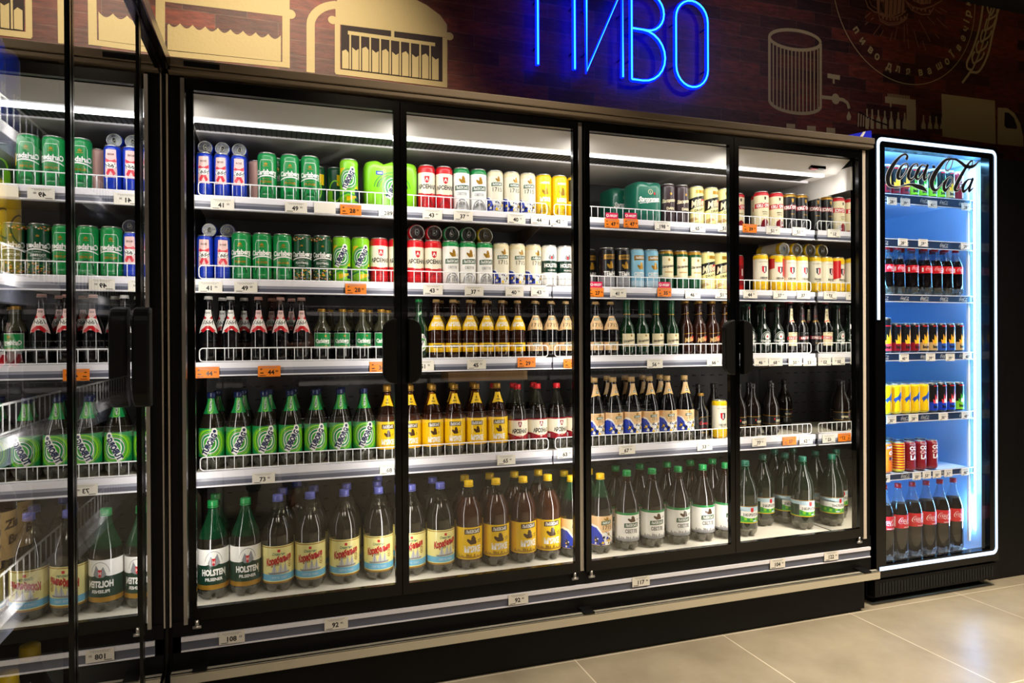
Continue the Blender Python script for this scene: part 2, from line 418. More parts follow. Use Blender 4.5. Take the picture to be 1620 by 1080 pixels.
def brick_mat():
    m = bpy.data.materials.new('brick_wall'); m.use_nodes = True; nt = m.node_tree; b = nt.nodes['Principled BSDF']; L = nt.links
    tc = nt.nodes.new('ShaderNodeTexCoord'); sp = nt.nodes.new('ShaderNodeSeparateXYZ'); cb = nt.nodes.new('ShaderNodeCombineXYZ')
    L.new(tc.outputs['Object'], sp.inputs[0]); L.new(sp.outputs[0], cb.inputs[0]); L.new(sp.outputs[2], cb.inputs[1])
    br = nt.nodes.new('ShaderNodeTexBrick'); br.offset = .5
    for k, v in (('Scale', 1), ('Brick Width', .245), ('Row Height', .066), ('Mortar Size', .0016), ('Mortar Smooth', .3), ('Bias', -.1)): br.inputs[k].default_value = v
    br.inputs['Color1'].default_value = (*lin('#7d3a28'), 1); br.inputs['Color2'].default_value = (*lin('#2c1b18'), 1); br.inputs['Mortar'].default_value = (*lin('#6d5142'), 1)
    L.new(cb.outputs[0], br.inputs[0])
    mp = nt.nodes.new('ShaderNodeMapping'); mp.inputs['Scale'].default_value = (9, 1, 40); L.new(tc.outputs['Object'], mp.inputs[0])
    n = nt.nodes.new('ShaderNodeTexNoise'); n.inputs['Scale'].default_value = 1.6; n.inputs['Detail'].default_value = 8; n.inputs['Roughness'].default_value = .7; L.new(mp.outputs[0], n.inputs[0])
    r = nt.nodes.new('ShaderNodeValToRGB'); r.color_ramp.elements[0].position = .32; r.color_ramp.elements[0].color = (.45, .42, .42, 1); r.color_ramp.elements[1].position = .75; r.color_ramp.elements[1].color = (1.7, 1.5, 1.35, 1)
    L.new(n.outputs[0], r.inputs[0])
    mx = nt.nodes.new('ShaderNodeMix'); mx.data_type = 'RGBA'; mx.blend_type = 'MULTIPLY'; mx.inputs[0].default_value = 1
    L.new(br.outputs[0], mx.inputs[6]); L.new(r.outputs[0], mx.inputs[7]); L.new(mx.outputs[2], b.inputs['Base Color'])
    bp = nt.nodes.new('ShaderNodeBump'); bp.inputs['Strength'].default_value = .5; bp.inputs['Distance'].default_value = .004
    L.new(n.outputs[0], bp.inputs['Height']); L.new(bp.outputs[0], b.inputs['Normal']); b.inputs['Roughness'].default_value = .5
    MATS['brick_wall'] = m
tile_mat(); brick_mat()
pmat('wall_dark', '#17151a', .8); pmat('ceiling_dark', '#2a2624', .9); pmat('lamp_face', '#ffffff', .5, em=4, emc='#ffe4c4')
pmat('mural_cream', '#c9b27c', .6, bump=.6, nscale=90); pmat('mural_rose', '#a87458', .6); pmat('mural_dark', '#2a1815', .7)
YW = .75
struct('floor', MB().box((-3.2, -5.2, -.06), (5.6, .85, 0), 'floor_tile'))
struct('ceiling', MB().box((-3.2, -5.2, 3.2), (5.6, .85, 3.26), 'ceiling_dark'))
wall = struct('wall_back', MB().box((-3.2, YW, 0), (5.6, YW+.1, 3.2), 'brick_wall'))
struct('wall_front', MB().box((-3.2, -5.3, 0), (5.6, -5.2, 3.2), 'wall_dark'))
struct('wall_left', MB().box((-3.3, -5.2, 0), (-3.2, .85, 3.2), 'wall_dark'))
struct('wall_right', MB().box((5.6, -5.2, 0), (5.7, .85, 3.2), 'wall_dark'))
struct('trim_1', MB().box((3.205, .055, 0), (5.6, YW, 2.02), 'black_metal'))
for x, y in ((2.6, -1.2), (.6, -3.2), (4.2, -3.2), (-1.2, -3.4)):
    t = thing('ceiling_light', 'recessed square ceiling lamp %s' % {2.6: 'nearest the coolers', .6: 'behind the photographer', 4.2: 'far right behind', -1.2: 'over the left aisle'}[x], 'ceiling light', (x, y, 3.2), group='recessed ceiling lamps')
    obj('lamp_frame', MB().box((-.24, -.24, -.02), (.24, .24, 0), 'silver'), t)
    obj('diffuser', MB().box((-.21, -.21, -.026), (.21, .21, -.02), 'lamp_face'), t)

# ------------------------------------------------------------------ the printed mural on the wall
def WP(px, py): x, z = AT(px, py, YW); return x*1000, z*1000
def mural(name, label, build):
    a = Art(); build(a); mb = MB()
    a.place(mb, lambda u, v, o: (u, YW-o, v), None, (), eps=.00025, base=.0008, smooth=False)
    o = obj(name, mb, wall); o['label'] = label; return o
def Q(a, pts, c, ox=0, oy=0, s=1.): a.poly([WP(ox+x/s, oy+y/s) for x, y in pts], c)
def QL(a, pts, w, c, ox=0, oy=0, s=1.): a.line([WP(ox+x/s, oy+y/s) for x, y in pts], w, c)
def house_a(a):
    c = 'mural_cream'; k = (160, 0, 2.314)
    Q(a, [(215, -60), (690, -20), (690, 62), (215, 4)], c, *k)
    a.ell(*WP(160+692/2.314, 52/2.314), 22, 20, c)
    QL(a, [(217, -40), (217, 205)], 34, c, *k)
    QL(a, [(677, 60), (677, 248)], 30, c, *k)
    QL(a, [(205, 192), (684, 239)], 22, c, *k)
    pts = [(243, 92)]
    n = 9
    for i in range(n):
        x0 = 243+(658-243)*i/n; x1 = 243+(658-243)*(i+1)/n
        for j in range(1, 9):
            t = j/8; x = x0+(x1-x0)*t; y = 90+(x-243)*.118; pts.append((x, y-9+16*math.sin(PI*t)))
    Q(a, pts+[(658, 226), (243, 183)], c, *k)
def house_side(a):
    c = 'mural_cream'; k = (160, 0, 2.314)
    for X in (-560,):
        Q(a, [(X+10, -110), (X+500, -60), (X+500, 4), (X+10, -50)], c, *k)
        Q(a, [(X+20, 40), (X+490, 70), (X+490, 160), (X+20, 118)], c, *k)
        QL(a, [(X, -60), (X, 160)], 30, c, *k); QL(a, [(X+505, 0), (X+505, 200)], 30, c, *k); QL(a, [(X, 140), (X+500, 192)], 22, c, *k)
def house_b(a):
    c = 'mural_cream'; k = (160, 0, 2.314)
    arc = [(767, 265), (767, 90)]+[(862-95*math.cos(t), 90-72*math.sin(t)) for t in [PI/2*j/8 for j in range(1, 9)]]
    QL(a, arc, 34, c, *k)
    Q(a, [(858, 8), (905, -40), (1110, -22), (1190, 18), (1240, 55), (1266, 90), (1266, 138), (858, 88)], c, *k)
    a.ell(*WP(160+848/2.314, 74/2.314), 20, 18, c); a.ell(*WP(160+1274/2.314, 133/2.314), 20, 18, c)
    QL(a, [(865, 88), (865, 268)], 22, c, *k); QL(a, [(1258, 138), (1258, 316)], 22, c, *k)
    QL(a, [(858, 262), (1266, 312)], 24, c, *k)
    Q(a, [(878, 92), (1248, 138), (1248, 300), (878, 252)], 'mural_dark', *k)
    QL(a, [(903, 120), (1222, 164)], 16, c, *k); QL(a, [(1067, 112), (1067, 146)], 14, c, *k)
    for i in range(10):
        x = 893+i*36.5; y = 178+i*4.2 if i > 0 else 196
        Q(a, [(x-11, y-8), (x+3, y+(4 if i % 2 else -14)), (x+13, y-2), (x+13, 253+i*4.6), (x-11, 251+i*4.6)], c, *k)
        if 1 <= i: QL(a, [(x-18, 122+(x-903)*.138), (x-18, 250+i*4.6)], 7, c, *k)
def brew_tank(a):
    c = 'mural_cream'; k = (820, 0, 2.025)
    def el(cx, cy, rx, ry, w, t0=0, t1=2*PI, n=30):
        QL(a, [(cx+rx*math.cos(t), cy+ry*math.sin(t)+(rx*math.cos(t))*.12) for t in [t0+(t1-t0)*j/n for j in range(n+1)]], w, c, *k)
    el(886, 128, 82, 31, 18)
    QL(a, [(804, 120), (804, 322)], 17, c, *k); QL(a, [(968, 140), (968, 345)], 17, c, *k)
    el(886, 330, 82, 32, 18, PI, 0)
    for i in range(13):
        x = 816+i*11.8; d = math.sqrt(max(0, 1-((x-886)/82)**2))*31
        QL(a, [(x, 128+(x-886)*.12+d+6), (x, 330+(x-886)*.12+d-4)], 8, c, *k)
def beer_tap(a):
    c = 'mural_cream'; k = (820, 0, 2.025)
    QL(a, [(990, 242), (1030, 249)], 26, c, *k); QL(a, [(1010, 248), (1010, 268)], 12, c, *k)
    a.ell(*WP(820+1016/2.025, 317/2.025), 28, 30, c)
    QL(a, [(972, 311), (1002, 314), (1040, 320), (1054, 330), (1059, 348)], 20, c, *k)
    Q(a, [(1058, 356), (1066, 374), (1062, 385), (1053, 385), (1050, 374)], c, *k)
    for x in (872, 938, 1000): Q(a, [(x-14, 396+(x-872)*.1), (x+14, 398+(x-872)*.1), (x+14, 412+(x-872)*.12), (x-14, 410+(x-872)*.12)], c, *k)
def emblem(a):
    c = 'mural_cream'; k = (1290, 0, 4.909)
    P = [WP(1290+x/4.909, y/4.909) for x, y in ((170, 90), (790, 660), (1240, 60))]
    (x1, y1), (x2, y2), (x3, y3) = P
    A_ = x1*(y2-y3)-y1*(x2-x3)+x2*y3-x3*y2
    B_ = (x1*x1+y1*y1)*(y3-y2)+(x2*x2+y2*y2)*(y1-y3)+(x3*x3+y3*y3)*(y2-y1)
    C_ = (x1*x1+y1*y1)*(x2-x3)+(x2*x2+y2*y2)*(x3-x1)+(x3*x3+y3*y3)*(x1-x2)
    cx, cy = -B_/(2*A_), -C_/(2*A_); R = math.hypot(x1-cx, y1-cy)
    a.ring(cx, cy, R, R, 5, c, 60, math.radians(168), math.radians(372))
    for ch, x, y in (('п',320,235),('и',368,320),('в',430,390),('о',480,440),('д',572,515),('л',640,535),('я',718,555),('в',812,562),('а',880,550),('ш',955,512),('о',1015,478),('ї',1055,425),('в',1105,372),('е',1138,300),('ч',1158,230),('і',1168,172),('р',1176,112),('к',1178,30),('и',1176,-40)):
        u, v = WP(1290+x/4.909, y/4.909); an = math.atan2(v-cy, u-cx)+PI/2
        a.txt(ch, u, v+4, 46 if ch not in 'дїр' else 50, c, .035, an)
    for s in ([(425,100),(378,140)],[(445,140),(425,158)],[(402,175),(380,195)],[(500,195),(445,272)],[(522,238),(497,285)],[(592,250),(575,318)],[(630,215),(610,312)],[(685,195),(683,332)],[(704,188),(710,272)],[(712,300),(720,382)],[(760,240),(795,372)],[(798,155),(886,325)],[(825,318),(850,395)],[(862,130),(920,192)],[(935,145),(1020,222)],[(920,262),(955,302)],[(922,75),(968,108)],[(960,68),(1015,96)]):
        QL(a, s, 5, 'mural_rose', *k)
def mugs(a):
    k = (1290, 0, 4.909); r = 'mural_rose'; d = 'mural_dark'
    Q(a, [(470, -90), (690, -70), (690, 90), (600, 128), (530, 122), (480, 100)], r, *k)
    for i in range(6): QL(a, [(505+i*34, -60), (500+i*32, 118-abs(i-2.5)*6)], 5, d, *k)
    for j in range(12): QL(a, [(500+j*2.2, 15), (508+j*1.6, 100)], 2.4, d, *k) if j % 2 else None
    QL(a, [(485, 112), (540, 132), (610, 138), (660, 118), (700, 85)], 8, r, *k)
    QL(a, [(488, 120), (500, 165), (560, 196), (640, 190), (700, 150), (712, 108)], 9, r, *k)
    QL(a, [(500, 150), (560, 182), (640, 176), (700, 138)], 5, r, *k)
    for i in range(7): a.ell(*WP(1290+(520+i*28)/4.909, (150+ (i % 3)*3-abs(i-3)*4)/4.909), 9, 11, r, 10)
    QL(a, [(395, -50), (382, 0), (405, 60), (450, 95), (490, 105)], 8, r, *k); QL(a, [(425, -50), (412, 0), (430, 45), (470, 72)], 5, r, *k)
    Q(a, [(745, -90), (900, -60), (890, 30), (820, 38), (750, 10)], r, *k)
    for i in range(4): QL(a, [(770+i*34, -60), (775+i*32, 25)], 5, d, *k)
    QL(a, [(690, 5), (745, 55), (820, 75), (905, 50), (980, 5)], 8, r, *k)
    QL(a, [(700, 20), (740, 80), (820, 115), (880, 115), (915, 60)], 8, r, *k)
    for i in range(5): a.ell(*WP(1290+(752+i*32)/4.909, (66+i*6)/4.909), 8, 10, r, 10)
def wheat(a):
    c = 'mural_cream'; k = (1290, 0, 4.909)
    QL(a, catmull([(1310, -60), (1290, 120), (1262, 260), (1215, 400), (1178, 480), (1180, 530), (1215, 545)], 5), 15, c, *k)
    QL(a, catmull([(1418, -60), (1408, 120), (1375, 260), (1345, 400), (1305, 500), (1260, 560), (1205, 560), (1180, 590), (1138, 645)], 5), 15, c, *k)
    QL(a, catmull([(1350, 130), (1320, 260), (1270, 420), (1215, 545)], 5), 10, c, *k)
    for i in range(5):
        x, y = 1225+i*28, 495-i*84
        QL(a, catmull([(x, y), (x-10+i*6, y-50), (x+10+i*4, y-95)], 3), 12, c, *k); QL(a, catmull([(x, y), (x+62, y-40), (x+85, y-90)], 3), 12, c, *k)
    QL(a, catmull([(1355, 125), (1330, 60), (1360, -10), (1385, 60), (1358, 125)], 4), 12, c, *k)
def bottling(a):
    c = 'mural_cream'; k = (1290, 0, 4.909)
    Q(a, [(540, 748), (778, 775), (778, 828), (540, 798)], c, *k); Q(a, [(706, 815), (780, 825), (780, 1012), (706, 1008)], c, *k)
    QL(a, [(583, 800), (583, 832)], 12, c, *k)
    for i in range(15): QL(a, [(563+i*11.4, 727+i*1.3), (563+i*11.4, 752+i*1.3)], 6, c, *k)
    for i, x in enumerate((395, 435, 483, 533, 583, 637, 687, 833, 884, 932, 978)):
        y = 846+(x-395)*.112; w = 13 if x < 450 else 17
        Q(a, [(x-5, y), (x+6, y), (x+7, y+45), (x+w, y+75), (x+w, 1005), (x-w, 1000), (x-w, y+75), (x-6, y+45)], c, *k)
    QL(a, [(320, 880), (345, 875), (400, 915), (470, 945), (560, 975)], 9, 'mural_dark', *k)
    for i in range(6): QL(a, [(330+i*20, 880+i*9), (326+i*20, 985)], 9, c, *k)
def truck(a):
    c = 'mural_cream'; k = (1290, 0, 4.909)
    Q(a, [(978, 728), (1393, 782), (1400, 1120), (985, 1060)], c, *k)
    Q(a, [(1415, 835), (1490, 840), (1545, 880), (1590, 960), (1612, 1060), (1615, 1140), (1412, 1120)], c, *k)
    Q(a, [(1468, 872), (1500, 876), (1540, 915), (1565, 985), (1560, 1002), (1480, 995), (1466, 975)], 'mural_dark', *k)
mural('mural_print', 'cream printed shop window with scalloped blind', house_a)
mural('mural_print', 'cream printed house window at far left', house_side)
mural('mural_print', 'cream printed awning and balcony with pipe', house_b)
mural('mural_print', 'printed slatted brewing tank', brew_tank)
mural('mural_print', 'printed beer tap with falling drop', beer_tap)
mural('mural_print', 'printed round emblem with curved lettering and rays', emblem)
mural('mural_print', 'two printed clinking beer mugs', mugs)
mural('mural_print', 'printed ear of wheat', wheat)
mural('mural_print', 'printed bottling machine with row of bottles', bottling)
mural('mural_print', 'printed delivery truck', truck)

# ------------------------------------------------------------------ neon sign
YN = .70
t = thing('neon_sign', 'blue neon tube sign spelling the Ukrainian word for beer on the brick wall', 'neon sign', (0, 0, 0))
def N(px, py): x, z = AT(px, py, YN); return x, z
zt_ = N(1089, 2)[1]; zb_ = N(1089, 138)[1]
def letter(name, segs):
    mb = MB()
    for P in segs: mb.tube([(x, YN, z) for x, z in P], .0105, 'neon_jacket', 8)
    o = obj('letter', mb, t); mb = MB()
    for P in segs: mb.tube([(x, YN-.0095, z) for x, z in P], .0042, 'neon_tube', 8)
    obj('bright_core', mb, o); o['label'] = name; return o
X = lambda px, py=60: N(px, py)[0]
letter('glowing letter П', [[(X(850), zb_+.012), (X(850), zt_), (X(908), zt_), (X(908), zb_+.012)]])
letter('glowing letter И', [[(X(927), zt_), (X(927), zb_+.01), (X(984), zt_), (X(984), zb_+.005)]])
zm = N(1040, 52)[1]; xa, xb = X(998), X(1049)
def lobe(z0, z1, x1):
    r = min((z1-z0)/2, (x1-xa)*.75); return [(xa, z0)]+[(x1-r+r*math.sin(a), z0+r-r*math.cos(a)) for a in [PI/2*j/6 for j in range(7)]]+[(x1-r+r*math.sin(a), z1-r-r*math.cos(a)) for a in [PI/2+PI/2*j/6 for j in range(7)]]+[(xa, z1)]
letter('glowing letter В', [[(xa, zt_), (xa, zb_)], lobe(zb_, zm, xb+.006), lobe(zm, zt_, xb)])
xc, hw = (X(1068)+X(1118))/2, (X(1118)-X(1068))/2
ov = [(xc+hw*math.cos(a), zt_-hw*1.05+hw*1.05*math.sin(a)) for a in [PI*j/12 for j in range(13)]]+[(xc+hw*math.cos(a), zb_+hw*1.05+hw*1.05*math.sin(a)) for a in [PI+PI*j/12 for j in range(13)]]
letter('glowing letter О', [ov+[ov[0]]])
for px in (850, 908, 927, 984, 998, 1068, 1118):
    for z in (zb_+.1, zt_-.12): obj('standoff', MB().tube([(X(px), YN+.004, z), (X(px), YW, z)], .004, 'neon_back', 6), t)
bx, bz = AT(1372, 206, .1)
o = obj('price_card', MB().prism([(2.27, 2.017), (2.40, 2.017), (2.398, 2.048), (2.378, 2.045)], -.03, -.026, 'blue_card').prism([(2.335, 2.017), (2.35, 2.017), (2.366, 2.041), (2.352, 2.038)], -.0315, -.0305, 'tag_paper'))
tag(o, 'blue and white card leaning on top of the long cooler', 'card')

# ================================================================== the long cooler
GX = [-.2465, .4067, 1.0818, 1.735]; GW = .6084; GT, GB = 1.930, .347
XL, XR, XM, XS = -.285, 2.385, 2.33, 1.024
SH = [('top', 1.612, 1.656), ('second', 1.328, 1.373), ('third', 1.045, 1.092), ('fourth', .670, .722)]
DECK = .30
SHELFNAME = {0: 'top shelf', 1: 'second shelf', 2: 'third shelf', 3: 'fourth shelf', 4: 'cooler floor'}
BASE = [s[2]+.002 for s in SH]+[DECK+.001]
def rail_mesh(mb, x0, x1, z0, z1, y=.216):
    h = z1-z0
    mb.box((x0, y, z1-h*.42), (x1, y+.02, z1), 'rail_white').box((x0, y+.004, z0+h*.1), (x1, y+.02, z1-h*.42), 'rail_grey')
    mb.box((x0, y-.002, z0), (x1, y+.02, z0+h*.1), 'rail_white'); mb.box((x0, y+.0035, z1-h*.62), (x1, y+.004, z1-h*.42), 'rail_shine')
    return mb
def guard_mesh(x0, x1, z0, h, y, axis='x', pitch=.0285):
    mb = MB(); P = (lambda a, z: (a, y, z)) if axis == 'x' else (lambda a, z: (y, a, z))
    r = .012
    def c(cx, cz, a0): return [P(cx+r*math.cos(a0+PI/2*j/4), cz+r*math.sin(a0+PI/2*j/4)) for j in range(5)]
    mb.tube(c(x1-r, z0+h-r, 0)+c(x0+r, z0+h-r, PI/2)+c(x0+r, z0+r, PI)+c(x1-r, z0+r, -PI/2), .0021, 'wire_white', 6, True)
    n = int((x1-x0-.03)/pitch)
    for i in range(n+1):
        a = x0+.022+(x1-x0-.044)*i/n; mb.tube([P(a, z0), P(a, z0+h)], .0014, 'wire_white', 5)
    return mb
cooler = thing('refrigerated_display_case', 'long black four door drinks cooler below the neon sign', 'display cooler', (0, 0, 0))
m = MB().box((XL-.03, .0, .12), (XL+.012, .745, 1.974), 'black_metal')
m.box((XR-.01, .0, .12), (XR+.028, .745, 1.974), 'black_metal').box((XL, .64, .12), (XR, .745, 1.974), 'black_metal')
m.box((XL, .02, 1.93), (XR, .64, 1.974), 'black_metal').box((XL, .02, .13), (XR, .64, .28), 'black_metal')
obj('cabinet_body', m, cooler)
obj('back_panel', MB().box((XL+.012, .615, .28), (XM, .635, 1.92), 'dark_panel'), cooler)
m = MB()
for zz in [1.55-.052*i for i in range(24)]:
    for i in range(int(2.45/.052)): m.box((-.2+i*.052, .6125, zz), (-.18+i*.052, .615, zz+.006), 'hole_black')
o = obj('panel_slots', m, cooler); o['kind'] = 'stuff'
pmat('mirror_steel', '#d6d6d2', .02, 1.0)
obj('mirror_panel', MB().box((XM, .016, .303), (XM+.01, .61, 1.80), 'mirror_steel'), cooler)
obj('end_panel', MB().box((XM, .016, 1.80), (XM+.01, .61, 1.9), 'canopy_white').box((XM+.01, .016, .283), (XR-.01, .61, 1.925), 'black_metal'), cooler)
m = MB().box((XL+.012, .24, 1.888), (XM, .612, 1.9), 'canopy_white')
m.add([(XL+.012, .018, 1.93), (XM, .018, 1.93), (XM, .095, 1.884), (XL+.012, .095, 1.884)], [(0, 1, 2, 3)], 'canopy_white')
m.box((XL+.012, .095, 1.884), (XM, .24, 1.9), 'canopy_white')
obj('canopy', m, cooler)
obj('light_bar', MB().box((XL+.02, .112, 1.875), (XM-.05, .131, 1.884), 'led_white'), cooler)
m = MB().box((XL+.02, .142, 1.879), (XM-.08, .232, 1.884), 'grille_grey')
m.box((XL+.02, .232, 1.874), (XM-.03, .24, 1.888), 'rail_white')
for i in range(150): m.box((XL+.03+i*.0164, .146, 1.877), (XL+.034+i*.0164, .228, 1.879), 'hole_black')
obj('air_grille', m, cooler)
obj('thermometer', MB().box((2.16, .06, 1.893), (2.24, .085, 1.905), 'black_gloss').box((2.17, .063, 1.8905), (2.20, .083, 1.893), 'ink_red' if 'ink_red' in MATS else ink('red')), cooler)
obj('ceiling_vent', MB().box((XL+.07, .40, 1.894), (XL+.18, .45, 1.9), 'hole_black'), cooler)
# header
m = MB().box((XL-.03, -.035, 1.990), (XR+.028, .745, 2.016), 'header_metal').box((XL-.03, -.03, 1.974), (XR+.028, .745, 1.9885), 'header_metal')
obj('header', m, cooler, bevel=.003)
obj('badge', MB().box((-.27, -.0375, 1.992), (-.17, -.0352, 2.008), 'black_plastic'), cooler)
# lower front
m = MB().box((XL-.03, -.005, .263), (XR+.028, .02, .308), 'black_metal').box((XL-.03, -.005, .13), (XR+.028, .02, .215), 'black_metal')
m.box((XL-.03, .0, .21), (XR+.028, .02, .27), 'black_metal')
obj('front_sill', m, cooler)
m = MB().box((XL-.006, -.012, .249), (XR+.02, .0, .262), 'rail_white').box((XL-.006, -.008, .222), (XR+.02, .0, .249), 'rail_grey').box((XL-.006, -.012, .218), (XR+.02, .0, .222), 'rail_white')
obj('price_rail', m, cooler)
obj('bumper_rail', MB().box((XL-.03, -.062, .140), (XR+.02, -.05, .174), 'steel').box((XL-.03, -.062, .168), (XR+.02, -.035, .174), 'steel'), cooler, bevel=.002)
for x in (XL+.05, 1.05, XR-.05): obj('bumper_bracket', MB().box((x-.02, -.064, .1745), (x+.02, .0, .180), 'black_plastic'), cooler)
obj('kick_panel', MB().box((XL-.03, -.03, .012), (XR-.035, .6, .130), 'black_metal').box((XL-.03, -.022, .0), (XR-.045, .6, .012), 'black_plastic'), cooler)
obj('jamb_strip', MB().box((XL+.002, -.012, .30), (XL+.013, .0, 1.965), 'silver'), cooler)
obj('jamb_strip', MB().box((XR-.018, -.012, .30), (XR-.002, .0, 1.966), 'cream_strip'), cooler)
obj('jamb_strip', MB().box((1.042, -.002, .31), (1.056, .02, 1.96), 'silver'), cooler)
o = obj('cooler_floor_deck', MB().box((XL+.012, .022, .28), (XM, .61, DECK), 'deck_white'), cooler)
# mullions
for x in (.392, 1.069, 1.72):
    obj('mullion', MB().box((x-.012, .008, .3), (x+.012, .03, 1.93), 'black_metal'), cooler)
def handle_mesh(sgn):
    mb = MB(); h, w, r = .108, .045, .04
    pts = [(0, -h), (0, h)]+[(w-r+r*math.sin(a), h-r+r*math.cos(a)) for a in [PI/2*j/6 for j in range(7)]]+[(w-r+r*math.cos(a), -h+r-r*math.sin(a)) for a in [PI/2*j/6 for j in range(7)]]
    pts = [(x*sgn, z) for x, z in pts]
    if sgn < 0: pts = pts[::-1]
    return mb.prism(pts[::-1], -.045, -.016, 'black_plastic')
handle_me = {s: handle_mesh(s).mesh('handle') for s in (-1, 1)}
def door(parent, x, hs, hinge_x):
    f = .021; top = .034; o_ = MB()
    x0, x1 = x-f, x+GW+f
    o_.box((x0, -.014, GB-.038), (x, .006, GT+top), 'black_gloss').box((x+GW, -.014, GB-.038), (x1, .006, GT+top), 'black_gloss')
    o_.box((x, -.014, GT), (x+GW, .006, GT+top), 'black_gloss').box((x, -.014, GB-.038), (x+GW, .006, GB), 'black_gloss')
    d = obj('door', o_, parent)
    obj('glass_pane', MB().add([(x, -.006, GB), (x+GW, -.006, GB), (x+GW, -.006, GT), (x, -.006, GT)], [(0, 1, 2, 3)], 'door_glass'), d)
    hx = x1-.018 if hs < 0 else x0+.018
    h = obj('handle', handle_me[hs], d, loc=(hx, 0, 1.128)); b = h.modifiers.new('bevel', 'BEVEL'); b.width = .008; b.segments = 3
    obj('hinge_pin', MB().tube([(hinge_x, -.01, GB-.062), (hinge_x, -.01, GB-.036)], .006, 'silver', 10).tube([(hinge_x-.012, -.012, GB-.058), (hinge_x+.012, -.012, GB-.058)], .005, 'silver', 8), d)
    return d
for i, x in enumerate(GX): door(cooler, x, -1 if i % 2 == 0 else 1, x if i % 2 == 0 else x+GW)
# shelves
for k, (nm, z0, z1) in enumerate(SH):
    for (a, b) in ((XL+.014, XS-.003), (XS+.003, XM-.008)):
        s = obj('shelf', MB().box((a, .236, z1-.014), (b, .6, z1-.001), 'shelf_top' if k == 3 else 'shelf_under').box((a, .236, z1-.034), (b, .26, z1-.014), 'shelf_under'), cooler)
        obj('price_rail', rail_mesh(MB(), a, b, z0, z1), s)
        obj('wire_guard', guard_mesh(a+.012, b-.012, z1+.003, .045, .229), s)
        obj('bracket', MB().add([(b-.006, .25, z1-.016), (b-.006, .6, z1-.016), (b-.006, .6, z1-.09), (b-.003, .25, z1-.016), (b-.003, .6, z1-.016), (b-.003, .6, z1-.09)], [(0, 1, 2), (5, 4, 3), (0, 2, 5, 3), (0, 3, 4, 1)], 'shelf_under'), s)

# ================================================================== goods
# KIND[name] = list of (part name, mesh, index of the parent part or None)
KIND = {}; LOOK = {}; CAT = {}; RAD = {}
def kind(k, look, cat, r, parts): KIND[k] = parts; LOOK[k] = look; CAT[k] = cat; RAD[k] = r
def can(k, look, base, art, r=.0328, h=.168, bands=(), top=None):
    H = h; f = lambda z: next((ink(c) for a, b, c in bands if a*H <= z < b*H), ink(base))
    zs = sorted({0.016, H-.016} | {a*H for a, b, c in bands} | {b*H for a, b, c in bands if b < .93})
    prof = [(0, r*.70), (.002, r*.78), (.007, r*.97), (.011, r)]+[(z, r) for z in zs if .012 < z < H-.0145]+[(H-.014, r), (H-.008, r*.965), (H-.004, r*.87)]
    mb = MB().lathe(prof, f, 28)
    a = Art(); art(a); a.wrap(mb, [(0, r), (H-.0155, r), (H-.008, r*.965)], r)
    lid = MB().lathe([(H-.004, r*.87), (H-.001, r*.885), (H, r*.86), (H-.0005, r*.83), (H-.0045, r*.80), (H-.004, r*.3), (H-.004, .0001)], 'lid_silver' if not top else ink(top), 28)
    tab = MB(); tab.tube([(r*.22*math.cos(t), r*.05+r*.36*math.sin(t), H-.0025) for t in [2*PI*i/12 for i in range(12)]], .0011, 'lid_silver', 6, True)
    tab.tube([(0, -r*.1, H-.0025), (0, r*.1, H-.0028)], .003, 'lid_silver', 6)
    kind(k, look, 'can', r, [('can_body', mb.mesh('can_body'), None), ('lid', lid.mesh('lid'), None), ('pull_tab', tab.mesh('pull_tab'), 1)])
def shoulder(r0, z0, r1, z1, n=8, p=1.): return [(z0+(z1-z0)*t, r1+(r0-r1)*(.5+.5*math.cos(PI*t**p))) for t in [i/n for i in range(n+1)]]
def bottle(k, look, r, h, zs, zn, rn, matf, labels=(), cap='white', capr=.0145, caph=.016, petal=False, flare=0, p=1., stretch=None):
    prof = [(0, r*.72), (.003, r*.86), (.010, r*.97), (.02, r)] if not petal else [(0, r*.62), (.006, r*.78), (.014, r*.91), (.024, r*.98), (.034, r), (.045, r)]
    prof += [(zs*.5, r)]+shoulder(r, zs, rn, zn, 9, p)+[(h-caph*.9, rn*.96), (h-caph*.9+.001, rn*.9)]
    fn = None
    if petal:
        def fn(rr, z, a):
            if z < .044:
                w = max(0, math.cos(5*a))**.6 if math.cos(5*a) > 0 else 0; t = 1-z/.044
                return rr*(1-.36*t*w), z+.014*t*w
            return rr, z
    mb = MB().lathe(prof, matf, 40 if petal else 26, fn)
    parts = [('bottle_body', mb.mesh('bottle_body'), None)]
    cm = MB().lathe([(h-caph, capr*.98), (h-caph*.9, capr), (h-.002, capr), (h, capr*.9), (h+.0002, .0001)], ink(cap) if cap in INK else cap, 20)
    cm.lathe([(h-caph-.004, capr*1.06), (h-caph-.0012, capr*1.06)], ink(cap) if cap in INK else cap, 20)
    parts.append(('cap', cm.mesh('cap'), None))
    for nm, art in labels:
        a = Art(); art(a); lm = MB()
        if stretch and nm in stretch:
            v0, w0, fv, fu = stretch[nm]; a.L = [([(min(max(u*fu, -PI*r*1000), PI*r*1000), w0+(v-v0)*fv) for u, v in vs_], fs_, c_) for vs_, fs_, c_ in a.L]
        a.wrap(lm, prof, r, base=.0003); parts.append((nm, lm.mesh(nm), None))
    kind(k, look, 'bottle', r, parts)
def spawn(k, x, y, z, label, group=None, rot=0., lay=None):
    t = thing({'can': 'drink_can', 'bottle': 'drink_bottle', 'pack': 'can_multipack'}[CAT[k]], label, {'pack': 'multipack'}.get(CAT[k], CAT[k]), (x, y, z), rot, group)
    if lay is not None: t.rotation_euler = (PI/2, lay, 0)
    ps = []
    for nm, me, pi in KIND[k]:
        o = bpy.data.objects.new(nm, me); COL.objects.link(o); o.parent = t if pi is None else ps[pi]; ps.append(o)
    return t

mono = lambda m: (lambda z: m)
